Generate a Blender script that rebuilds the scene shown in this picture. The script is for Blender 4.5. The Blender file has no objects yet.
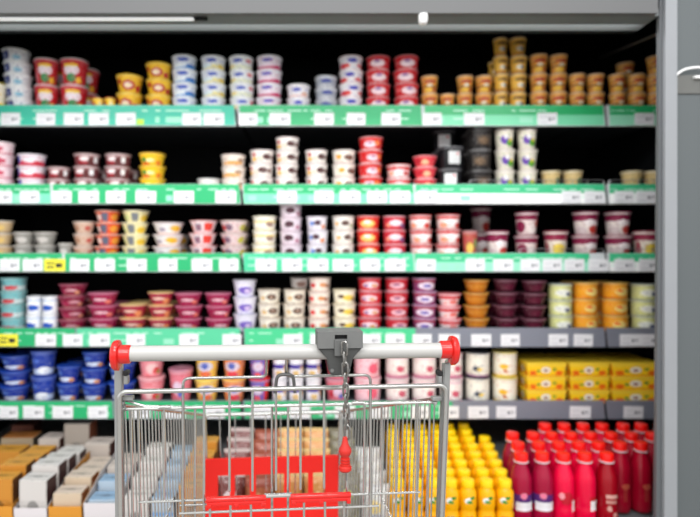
import bpy, bmesh, math, random
from mathutils import Vector, Matrix
random.seed(7)
PI = math.pi
SC = bpy.context.scene
COL = SC.collection

# ------------------------------------------------------------------ camera
F = 540.0; CX = 310.0; CY = 250.0; CAMZ = 1.17
cam = bpy.data.cameras.new('camera'); camo = bpy.data.objects.new('camera', cam)
COL.objects.link(camo); camo.location = (0, 0, CAMZ); camo.rotation_euler = (PI/2, 0, 0)
cam.sensor_width = 36; cam.lens = F/700*36
cam.shift_x = (350-CX)/700; cam.shift_y = -(258.5-CY)/700
cam.dof.use_dof = True; cam.dof.focus_distance = 0.93; cam.dof.aperture_fstop = 2.1
cam.clip_start = 0.02
SC.camera = camo
SC.view_settings.view_transform = 'Standard'
try: SC.view_settings.look = 'None'
except Exception: pass
SC.view_settings.gamma = 1; SC.view_settings.use_curve_mapping = False
SC.view_settings.exposure = 0.34

def PX(x, d): return (x-CX)*d/F          # a pixel column at a depth, as metres
def PZ(y, d): return CAMZ+(CY-y)*d/F     # a pixel row at a depth, as a height

# --------------------------------------------------------------- materials
def lin(c):
    return tuple((((v/255+0.055)/1.055)**2.4 if v/255 > 0.04045 else v/255/12.92) for v in c)+(1.0,)
def new_mat(name):
    m = bpy.data.materials.new(name); m.use_nodes = True
    return m, m.node_tree, m.node_tree.nodes['Principled BSDF']
MC = {}
def plain(name, c, rough=.45, metal=0, noise=0, scale=20, coat=0, trans=0, spec=.5):
    if name in MC: return MC[name]
    m, t, b = new_mat(name)
    b.inputs['Roughness'].default_value = rough; b.inputs['Metallic'].default_value = metal
    b.inputs['Coat Weight'].default_value = coat; b.inputs['Transmission Weight'].default_value = trans
    b.inputs['Specular IOR Level'].default_value = spec
    tc = t.nodes.new('ShaderNodeTexCoord'); n = t.nodes.new('ShaderNodeTexNoise')
    n.inputs['Scale'].default_value = scale; t.links.new(tc.outputs['Object'], n.inputs['Vector'])
    mx = t.nodes.new('ShaderNodeMix'); mx.data_type = 'RGBA'
    L = lin(c); k = 1-noise
    mx.inputs[6].default_value = L; mx.inputs[7].default_value = (L[0]*k, L[1]*k, L[2]*k, 1)
    t.links.new(n.outputs['Fac'], mx.inputs[0]); t.links.new(mx.outputs[2], b.inputs['Base Color'])
    MC[name] = m; return m

def pattern(name, base, feats, rough=.4, repeat=True, noise=.0, coat=0, spec=.5, busy=0):
    """printed surface: base colour with bands / ovals / blocks laid in UV"""
    if name in MC: return MC[name]
    m, t, b = new_mat(name); N = t.nodes.new; K = t.links.new
    b.inputs['Roughness'].default_value = rough; b.inputs['Coat Weight'].default_value = coat
    b.inputs['Specular IOR Level'].default_value = spec
    uv = N('ShaderNodeUVMap'); src = uv.outputs[0]
    if repeat:
        fr = N('ShaderNodeVectorMath'); fr.operation = 'FRACTION'; K(src, fr.inputs[0]); src = fr.outputs[0]
    no = N('ShaderNodeTexNoise'); no.inputs['Scale'].default_value = 9; no.inputs['Detail'].default_value = 1
    K(src, no.inputs['Vector'])
    w = N('ShaderNodeVectorMath'); w.operation = 'SUBTRACT'; K(no.outputs['Color'], w.inputs[0]); w.inputs[1].default_value = (.5, .5, .5)
    w2 = N('ShaderNodeVectorMath'); w2.operation = 'SCALE'; K(w.outputs[0], w2.inputs[0]); w2.inputs['Scale'].default_value = noise
    w3 = N('ShaderNodeVectorMath'); w3.operation = 'ADD'; K(src, w3.inputs[0]); K(w2.outputs[0], w3.inputs[1]); wob = w3.outputs[0]
    cur = None; rgb = N('ShaderNodeRGB'); rgb.outputs[0].default_value = lin(base); cur = rgb.outputs[0]
    for f in feats:
        k = f[0]
        if k == 'b': c = (.5, (f[1]+f[2])/2, 0); r = (2, (f[2]-f[1])/2, 1); col = f[3]
        elif k == 'e': c = (f[1], f[2], 0); r = (f[3], f[4], 1); col = f[5]
        else: c = ((f[1]+f[2])/2, (f[3]+f[4])/2, 0); r = ((f[2]-f[1])/2, (f[4]-f[3])/2, 1); col = f[5]
        s = N('ShaderNodeVectorMath'); s.operation = 'SUBTRACT'; K(wob if k == 'e' else src, s.inputs[0]); s.inputs[1].default_value = c
        d = N('ShaderNodeVectorMath'); d.operation = 'MULTIPLY'; K(s.outputs[0], d.inputs[0]); d.inputs[1].default_value = (1/r[0], 1/r[1], 0)
        lt = N('ShaderNodeMath'); lt.operation = 'LESS_THAN'; lt.inputs[1].default_value = 1
        if k == 'e':
            l = N('ShaderNodeVectorMath'); l.operation = 'LENGTH'; K(d.outputs[0], l.inputs[0]); K(l.outputs['Value'], lt.inputs[0])
        else:
            a = N('ShaderNodeVectorMath'); a.operation = 'ABSOLUTE'; K(d.outputs[0], a.inputs[0])
            sp = N('ShaderNodeSeparateXYZ'); K(a.outputs[0], sp.inputs[0])
            mm = N('ShaderNodeMath'); mm.operation = 'MAXIMUM'; K(sp.outputs[0], mm.inputs[0]); K(sp.outputs[1], mm.inputs[1]); K(mm.outputs[0], lt.inputs[0])
        mx = N('ShaderNodeMix'); mx.data_type = 'RGBA'; K(lt.outputs[0], mx.inputs[0]); K(cur, mx.inputs[6]); mx.inputs[7].default_value = lin(col)
        cur = mx.outputs[2]
    if busy:   # small printed marks all over the label
        cols = [f[-1] for f in feats if f[0] != 'b' or True] or [base]
        dark = min(cols+[base], key=sum); 
        for q, (sc_, th, colr, amt) in enumerate(((11, .60, dark, .5), (16, .66, (250, 246, 240), .3), (24, .64, cols[0], .5))):
            n2 = N('ShaderNodeTexNoise'); n2.inputs['Scale'].default_value = sc_; n2.inputs['Detail'].default_value = 2
            mp = N('ShaderNodeMapping'); mp.inputs['Location'].default_value = (q*3.7+len(name)*.61, q*1.3, 0); mp.inputs['Scale'].default_value = (1, .6, 1)
            K(src, mp.inputs[0]); K(mp.outputs[0], n2.inputs['Vector'])
            g = N('ShaderNodeMath'); g.operation = 'GREATER_THAN'; g.inputs[1].default_value = th; K(n2.outputs['Fac'], g.inputs[0])
            g2 = N('ShaderNodeMath'); g2.operation = 'MULTIPLY'; g2.inputs[1].default_value = amt*busy; K(g.outputs[0], g2.inputs[0])
            mx = N('ShaderNodeMix'); mx.data_type = 'RGBA'; K(g2.outputs[0], mx.inputs[0]); K(cur, mx.inputs[6]); mx.inputs[7].default_value = lin(colr); cur = mx.outputs[2]
    K(cur, b.inputs['Base Color']); MC[name] = m; return m

# ------------------------------------------------------------------- mesh
def make(name, bm, mats, parent=None, smooth=False):
    bmesh.ops.recalc_face_normals(bm, faces=bm.faces)
    me = bpy.data.meshes.new(name); bm.to_mesh(me); bm.free()
    if not isinstance(mats, (list, tuple)): mats = [mats]
    for m in mats: me.materials.append(m)
    if smooth:
        for p in me.polygons: p.use_smooth = True
        try: me.set_sharp_from_angle(angle=math.radians(40))
        except Exception: pass
    o = bpy.data.objects.new(name, me); COL.objects.link(o)
    if parent: o.parent = parent
    return o
def tag(o, label=None, cat=None, group=None, kind=None):
    if label: o['label'] = label
    if cat: o['category'] = cat
    if group: o['group'] = group
    if kind: o['kind'] = kind
    return o
def empty(name, loc=(0, 0, 0), rz=0):
    o = bpy.data.objects.new(name, None); COL.objects.link(o); o.location = loc; o.rotation_euler = (0, 0, rz); o.empty_display_size = .05
    return o
def box(bm, a, b, mi=0, bev=0, uv=None):
    r = bmesh.ops.create_cube(bm, size=1); vs = r['verts']
    for v in vs:
        v.co = Vector([a[i] if v.co[i] < 0 else b[i] for i in range(3)])
    fs = list({f for v in vs for f in v.link_faces})
    lay = bm.loops.layers.uv.verify()
    for f in fs:
        f.material_index = mi
        f.normal_update(); n = f.normal
        for l in f.loops:
            c = l.vert.co
            u = [(c[i]-a[i])/max(b[i]-a[i], 1e-9)*.998+.001 for i in range(3)]
            if abs(n.y) > .7: l[lay].uv = (u[0], u[2])
            elif abs(n.x) > .7: l[lay].uv = (u[1], u[2])
            else: l[lay].uv = (u[0], u[1])
    if bev:
        es = list({e for f in fs for e in f.edges})
        bmesh.ops.bevel(bm, geom=es, offset=bev, segments=2, affect='EDGES', profile=.5)
    return fs
def prism(bm, poly, y0, y1, mi=0, axis='y'):
    """poly of (x,z) extruded along y"""
    lay = bm.loops.layers.uv.verify()
    A = [bm.verts.new((x, y0, z)) for x, z in poly]; B = [bm.verts.new((x, y1, z)) for x, z in poly]
    xs = [p[0] for p in poly]; zs = [p[1] for p in poly]
    n = len(poly); fs = [bm.faces.new(A), bm.faces.new(B[::-1])]
    for i in range(n): fs.append(bm.faces.new((A[i], B[i], B[(i+1) % n], A[(i+1) % n])))
    for f in fs:
        f.material_index = mi
        for l in f.loops:
            l[lay].uv = ((l.vert.co.x-min(xs))/(max(xs)-min(xs)+1e-9)*.998+.001, (l.vert.co.z-min(zs))/(max(zs)-min(zs)+1e-9)*.998+.001)
    return fs
def lathe(bm, prof, seg=24, mi=0, sq=2.0, ay=1.0, cap0=True, cap1=True, z0=0, vr=None, reps=2):
    """prof: (r,z[,mat]) revolved; sq>2 makes it squarish; u runs twice round with .5 facing the front"""
    lay = bm.loops.layers.uv.verify(); rings = []
    zz = [p[1] for p in prof]; lo, hi = vr or (min(zz), max(zz))
    for p in prof:
        ring = []
        for i in range(seg):
            a = 2*PI*i/seg - PI
            cx, cy = math.sin(a), -math.cos(a)
            k = 1.0 if sq == 2 else (abs(cx)**sq+abs(cy)**sq)**(-1/sq)
            ring.append(bm.verts.new((p[0]*cx*k, p[0]*cy*k*ay, z0+p[1])))
        rings.append(ring)
    for j in range(len(prof)-1):
        m = prof[j][2] if len(prof[j]) > 2 else mi
        for i in range(seg):
            k = (i+1) % seg
            f = bm.faces.new((rings[j][i], rings[j][k], rings[j+1][k], rings[j+1][i])); f.material_index = m
            for l, (ii, jj) in zip(f.loops, ((i, j), (i+1, j), (i+1, j+1), (i, j+1))):
                l[lay].uv = (ii/seg*reps+.5*(reps % 2 == 0)+.0001, min(max((prof[jj][1]-lo)/(hi-lo), .001), .999))
    if cap0: bm.faces.new(rings[0][::-1]).material_index = mi
    if cap1: bm.faces.new(rings[-1]).material_index = prof[-1][2] if len(prof[-1]) > 2 else mi
def fillet(pts, rad, n=5):
    pts = [Vector(p) for p in pts]
    out = [pts[0]]
    for i in range(1, len(pts)-1):
        a, b, c = pts[i-1], pts[i], pts[i+1]
        d1 = (a-b); d2 = (c-b); r = min(rad, d1.length*.45, d2.length*.45)
        p, q = b+d1.normalized()*r, b+d2.normalized()*r
        for k in range(n+1):
            t = k/n; out.append(p*(1-t)**2+b*2*t*(1-t)+q*t*t)
    out.append(pts[-1]); return out
def tube(bm, pts, r, seg=8, mi=0, closed=False, cap=True):
    pts = [Vector(p) for p in pts]; n = len(pts); rings = []
    up = None
    for i, p in enumerate(pts):
        if closed: t = (pts[(i+1) % n]-pts[i-1]).normalized()
        else: t = (pts[min(i+1, n-1)]-pts[max(i-1, 0)]).normalized()
        if up is None: up = Vector((0, 0, 1)) if abs(t.z) < .9 else Vector((1, 0, 0))
        s = t.cross(up).normalized(); up = s.cross(t).normalized()
        rr = r[i] if isinstance(r, (list, tuple)) else r
        rings.append([bm.verts.new(p+s*math.cos(2*PI*k/seg)*rr+up*math.sin(2*PI*k/seg)*rr) for k in range(seg)])
    for j in range(n if closed else n-1):
        A, B = rings[j], rings[(j+1) % n]
        for k in range(seg):
            f = bm.faces.new((A[k], A[(k+1) % seg], B[(k+1) % seg], B[k])); f.material_index = mi
    if cap and not closed:
        bm.faces.new(rings[0][::-1]).material_index = mi; bm.faces.new(rings[-1]).material_index = mi

# ----------------------------------------------------- common materials
M_black = plain('black_backing', (13, 15, 18), .7, noise=.3, spec=.15)
M_shelf = plain('shelf_sheet', (62, 66, 70), .5, noise=.2, spec=.3)
M_rail = plain('grey_rail', (128, 132, 144), .45, noise=.1)
M_hood = plain('hood_grey', (96, 97, 98), .5, noise=.08, scale=3)
M_under = plain('hood_underside', (116, 121, 122), .6, noise=.1, scale=4)
M_wall = plain('grey_cladding', (90, 96, 98), .55, noise=.07, scale=5)
M_trim = plain('brushed_trim', (146, 149, 153), .4, noise=.06)
M_trimd = plain('brushed_trim_inner', (96, 99, 102), .45, noise=.06)
M_white = plain('white_plastic', (240, 240, 240), .4)

# --------------------------------------------------------------- setting
bm = bmesh.new(); box(bm, (-3.2, -2.5, -.05), (3.0, 3.0, 0))
tag(make('floor', bm, plain('floor_tile', (172, 168, 162), .35, noise=.15, scale=3)), kind='structure')
DP = 1.42
bm = bmesh.new(); box(bm, (PX(677, DP), DP, 0), (2.2, DP+.06, 2.35)); box(bm, (1.29, DP+.06, 0), (1.33, 2.6, 2.35))
tag(make('wall_right', bm, M_wall), kind='structure')
bm = bmesh.new()
prism(bm, [(PX(663.5, DP-.01), 0), (PX(676.8, DP-.01), 0), (PX(676.8, DP-.01), 2.35), (PX(665.5, DP-.01), 2.35)], DP-.012, DP-.001)
w1 = tag(make('trim_1', bm, M_trim), kind='structure')
bm = bmesh.new()
prism(bm, [(PX(655, DP), 0), (PX(663.3, DP), 0), (PX(665.3, DP), 2.35), (PX(661, DP), 2.35)], DP, DP+.012)
tag(make('trim_2', bm, M_trimd), kind='structure')
# wall handle / rail seen at the edge of the grey panel
t = empty('wall_bracket', (PX(690, 1.41), 1.42, PZ(70, 1.41)))
bm = bmesh.new(); X0 = PX(677, 1.4)-t.location.x
tube(bm, fillet([(X0+.001, -.004, -.018), (X0+.02, -.012, .0), (X0+.05, -.014, .006), (X0+.11, -.014, .004), (X0+.13, -.004, .0)], .02), .0032); make('curved_rod', bm, M_white, t, True)
bm = bmesh.new(); box(bm, (X0+.052, -.014, -.022), (X0+.115, -.002, -.015), bev=.002); make('short_bar', bm, M_white, t)
bm = bmesh.new(); box(bm, (X0+.008, -.004, -.06), (X0+.12, -.0005, -.011), bev=.001); make('backing_plate', bm, plain('dull_plate', (103, 104, 101), .6, noise=.2), t)
tag(t, 'curved white rod with a short bar on the grey wall panel', 'bracket')

# --------------------------------------------------------- cooler cabinet
D = 1.836
XL, XR = -1.25, 1.27
cool = empty('display_cooler', (0, 2.0, 0)); cool['label'] = 'tall open-fronted refrigerated cabinet with a black interior and grey hood'; cool['category'] = 'cooler'
def cb(name, a, b, m, bev=0):
    bm = bmesh.new(); box(bm, (a[0], a[1]-2.0, a[2]), (b[0], b[1]-2.0, b[2]), bev=bev)
    return make(name, bm, m, cool)
cb('back_panel', (XL, 2.42, .0), (XR, 2.46, 2.3), M_black)
cb('end_panel', (XL-.03, 1.5, 0), (XL-.001, 2.46, 2.3), M_black)
cb('end_panel', (XR-.02, 1.5, 0), (XR+.001, 2.419, 2.3), M_black)
cb('roof_panel', (XL, 1.55, 2.02), (XR, 2.42, 2.05), M_black)
HD = 1.40; hz = PZ(13, HD)
# hood fascia: front skin tall, with a return under it
bm = bmesh.new(); box(bm, (XL, HD-2.0, hz), (PX(658, HD), HD-2.0+.02, 2.3)); make('hood_fascia', bm, M_hood, cool)
bm = bmesh.new()
z1 = PZ(14.5, 1.41); d2 = (CAMZ-z1)*F/(CY-30.5)*-1
poly = [(1.421, hz+.002), (1.421, hz+.02), (d2, hz+.02), (d2, hz-.0)]
lay = None
A = [(XL, y-2.0, z) for y, z in poly]; B = [(PX(659, 1.42), y-2.0, z) for y, z in poly]
va = [bm.verts.new(p) for p in A]; vb = [bm.verts.new(p) for p in B]
bm.faces.new(va); bm.faces.new(vb[::-1])
for i in range(4): bm.faces.new((va[i], vb[i], vb[(i+1) % 4], va[(i+1) % 4]))
make('hood_underside', bm, M_under, cool)
cb('hood_inner', (XL, d2, hz), (PX(659, 1.42), d2+.02, 2.2), M_black)
cb('lamp_strip', (PX(-40, 1.41), 1.424, hz-.006), (PX(192, 1.41), 1.436, hz-.0005), plain('lamp_diffuser', (236, 238, 238), .3), .001)
cb('lamp_joint', (PX(193, 1.41), 1.423, hz-.004), (PX(206, 1.41), 1.438, hz-.0005), M_black)
bm = bmesh.new(); z = PZ(17, 1.43)
lathe(bm, [(.0, -.0), (.008, .0), (.011, .003), (.0125, .010), (.0125, .0255)], 20, cap0=False)
o = make('sensor_cap', bm, M_white, cool, True); o.location = (PX(423, 1.408), 1.408-2.0, hz-.026)
bm = bmesh.new()   # slanted inner rail at the right end
tube(bm, [(PX(662, 1.6), 1.6-2.0, PZ(32, 1.6)), (PX(600, 2.2), 2.2-2.0, PZ(58, 2.2))], .004); make('inner_rail', bm, plain('dull_metal', (120, 116, 112), .5, .3), cool, True)
MC['lamp_diffuser'].node_tree.nodes['Principled BSDF'].inputs['Emission Color'].default_value = (1, 1, 1, 1)
MC['lamp_diffuser'].node_tree.nodes['Principled BSDF'].inputs['Emission Strength'].default_value = .35
# deck & base
YD0, YD1 = 1.462, 2.41
def deckz(y): return .376+.1*(y-1.56)
bm = bmesh.new()
v = [bm.verts.new(p) for p in [(XL, YD0-2, deckz(YD0)-.02), (XR-.02, YD0-2, deckz(YD0)-.02), (XR-.02, YD1-2, deckz(YD1)-.02), (XL, YD1-2, deckz(YD1)-.02),
     (XL, YD0-2, deckz(YD0)), (XR-.02, YD0-2, deckz(YD0)), (XR-.02, YD1-2, deckz(YD1)), (XL, YD1-2, deckz(YD1))]]
for f in ((0, 1, 2, 3), (4, 5, 6, 7), (0, 1, 5, 4), (1, 2, 6, 5), (2, 3, 7, 6), (3, 0, 4, 7)): bm.faces.new([v[i] for i in f])
make('deck', bm, plain('deck_sheet', (120, 124, 126), .45, noise=.1), cool)
cb('front_bumper', (XL, 1.435, .10), (XR-.03, 1.46, .395), M_hood, .006)
cb('kick_plate', (XL, 1.50, 0), (XR-.03, 1.52, .10), M_black)

# ---------------------------------------------------------------- shelves
GREEN = (30, 172, 108)
def strip_mat(name, base, low, seed):
    r = random.Random(seed); ft = []
    if low: ft.append(('b', 0, .52, low))
    u = .03
    while u < .95:
        w = r.uniform(.02, .10)
        if r.random() < .75: ft.append(('r', u, min(u+w, .97), .70, .76, (190, 235, 215)))
        if r.random() < .35: ft.append(('r', u, min(u+w*.8, .97), .30, .36, (200, 240, 222)))
        if r.random() < .3: ft.append(('r', u, min(u+w*.8, .97), .12, .42, (150, 222, 190)))
        u += w+r.uniform(.01, .04)
    return pattern(name, base, ft[:30], .4, repeat=False)
M_tag = pattern('tag_card', (232, 233, 236), [('r', .12, .5, .62, .72, (212, 214, 218)), ('r', .12, .42, .42, .5, (220, 222, 225)), ('r', .56, .70, .34, .6, (130, 132, 140)),
    ('r', .76, .86, .4, .6, (140, 142, 150)), ('r', .1, .5, .16, .26, (205, 207, 212))], .5, repeat=False)
M_tagy = pattern('tag_card_yellow', (242, 232, 60), [('r', .12, .5, .6, .72, (60, 60, 40)), ('r', .55, .86, .3, .66, (50, 50, 40)), ('r', .12, .46, .25, .42, (90, 90, 50))], .5, repeat=False)
M_tagl = plain('tag_lime', (190, 232, 60), .5)
ROWS = [  # name, rail top, rail bottom, shelf y, [boundaries], strips[(x0,x1,base,low)], tags, tagw
 ('top', 105, 126, 112, [236.5, 606.5], [(-25, 234, (44, 186, 156), None), (240, 421, GREEN, None), (425, 603, (44, 178, 108), (120, 215, 170)), (610, 672, (44, 178, 108), (150, 225, 190))],
   [11, 46, 74, 99, 126, 192, 214, 248, 280, 324, 356, 391, 432, 474, 547, 644]),
 ('second', 184, 204, 191, [241.5, 607], [(-25, 50, GREEN, (120, 215, 180)), (53, 239, GREEN, None), (244, 413, GREEN, (120, 220, 175)), (416, 604, (60, 185, 130), (252, 254, 253)), (610, 672, (60, 185, 130), (252, 254, 253))],
   [3, 30, 62, 89, 116, 146, 184, 226, 287, 324, 350, 377, 400, 427, 571, 594, 624, 646]),
 ('third', 253, 272, 258, [242, 607], [(-25, 62, GREEN, None), (65, 240, GREEN, None), (244, 413, (70, 200, 150), None), (415, 589, (60, 190, 135), (150, 225, 195)), (610, 672, (70, 195, 140), (252, 254, 253))],
   [10, 33, 55, 80, 105, 137, 168, 202, 229, 266, 292, 318, 343, 370, 395, 426, 475, 503, 530, 552, 574, 598, 624, 648]),
 ('fourth', 328, 347, 331, [242, 606.5], [(-25, 75, GREEN, None), (77, 240, (86, 200, 152), None), (245, 415, (70, 200, 140), None)],
   [8, 46, 73, 100, 136, 189, 232, 293, 320, 346, 371, 395, 422, 449, 481, 510, 558, 583, 630, 650]),
 ('fifth', 401, 419, 401, [242, 606], [(-25, 112, GREEN, None), (115, 240, GREEN, None), (245, 452, (60, 180, 120), None)],
   [9, 34, 63, 98, 140, 175, 215, 262, 300, 345, 380, 420, 449, 478, 506, 580, 633]),
]
SHZ = {}
bm = bmesh.new(); box(bm, (-.034, -.0006, -.0205), (.034, .0006, .0205)); tagmesh = make('price_tag', bm, M_tag); tme = tagmesh.data
tme2 = tme.copy(); tme2.materials.clear(); tme2.materials.append(M_tagy)
bpy.data.objects.remove(tagmesh)
for ri, (nm, yt, yb, ys, bounds, strips, tags_) in enumerate(ROWS):
    zt, zb, zs = PZ(yt, D), PZ(yb, D), PZ(ys, 1.885)
    SHZ[nm] = zs
    edges = [XL+.002] + [PX(b, D) for b in bounds] + [XR-.022]
    secname = ['long stretch on the wall side', 'middle', 'short']
    for si in range(3):
        x0 = edges[si]+(.005 if si else 0); x1 = edges[si+1]-(.005 if si < 2 else 0)
        sh = empty('shelf', (0, D, zs)); sl = .008
        tag(sh, f"{nm} shelf board of the cooler, {['left section ending', 'middle section', 'right section beginning'][si]} at the rail seam" if si != 1 else f"{nm} shelf board of the cooler, middle section between rail seams", 'shelf', 'cooler shelf boards')
        bm = bmesh.new(); box(bm, (x0, .012, -.022), (x1, .56, 0)); make('shelf_board', bm, M_shelf, sh)
        bm = bmesh.new(); e0 = sl if si else 0; e1 = sl if si < 2 else 0
        prism(bm, [(x0+e0*.4, zb-zs), (x1+e1*.4, zb-zs), (x1-e1*.4, zt-zs), (x0-e0*.4, zt-zs)], 0, .010)
        make('price_rail', bm, M_rail if (ri >= 3) else plain('pale_rail', (206, 212, 214), .45, noise=.05), sh)
        for qi, (a, b, base, low) in enumerate(strips):
            xa, xb = PX(a, D), PX(b, D); xm = (xa+xb)/2
            if not (edges[si] <= xm < edges[si+1]): continue
            xa = max(xa, x0+.001); xb = min(xb, x1-.001)
            bm = bmesh.new(); prism(bm, [(xa, zb-zs+.002), (xb+.004*(si < 2), zb-zs+.002), (xb, zt-zs-.001), (xa-.002*(si > 0), zt-zs-.001)], -.0012, -.0001)
            make('promo_strip', bm, strip_mat(f'promo_{nm}_{qi}', base, low, ri*10+qi), sh)
        for tx in tags_:
            x = PX(tx, D)
            if not (x0+.03 <= x < x1-.025): continue
            y = ri == 2 and tx == 55 or ri == 3 and tx == 8
            o = bpy.data.objects.new('price_tag', tme2 if y else tme); COL.objects.link(o); o.parent = sh
            o.location = (x, -.0022, zb-zs+.0235); o.rotation_euler = (0, random.uniform(-.02, .02), 0)
            o.scale = (random.uniform(.93, 1.05), 1, 1)
            if y: o['label'] = 'yellow offer tag'
        if ri == 0 and si == 0:
            bm = bmesh.new(); box(bm, (PX(137, D), -.003, zb-zs+.004), (PX(144, D), -.0015, zb-zs+.022)); make('price_tag', bm, M_tagl, sh)['label'] = 'lime offer tab'
        if ri in (1, 2) and si > 0:   # low chrome guard wire along the front
            g = bmesh.new(); zz = zt-zs+.014; xa = PX(470, D) if si == 1 else x0+.004; xb = x1-.004
            if ri == 2: xa = PX(520, D) if si == 1 else xa
            tube(g, fillet([(xa, .004, zt-zs-.006), (xa, .004, zz), (xb, .004, zz), (xb, .004, zt-zs-.006)], .008), .0013, 6)
            k = xa+.05
            while k < xb-.02: tube(g, [(k, .004, zt-zs-.006), (k, .004, zz)], .0011, 5); k += .05
            make('guard_wire', g, plain('chrome_wire', (190, 190, 192), .3, .8), sh, True)

# ---------------------------------------------------------------- designs
W = (240, 240, 240); CRM = (236, 228, 208); NAVY = (30, 45, 110); BLU = (40, 90, 190); RED = (205, 30, 40); MAR = (120, 20, 60); BRN = (90, 45, 35)
ORG = (226, 120, 40); YEL = (245, 205, 40); GRY = (120, 122, 126); PNK = (238, 150, 165); LGT = (214, 216, 220); BLK = (24, 24, 28); GRN = (70, 140, 60); TAN = (200, 165, 110)
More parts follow.
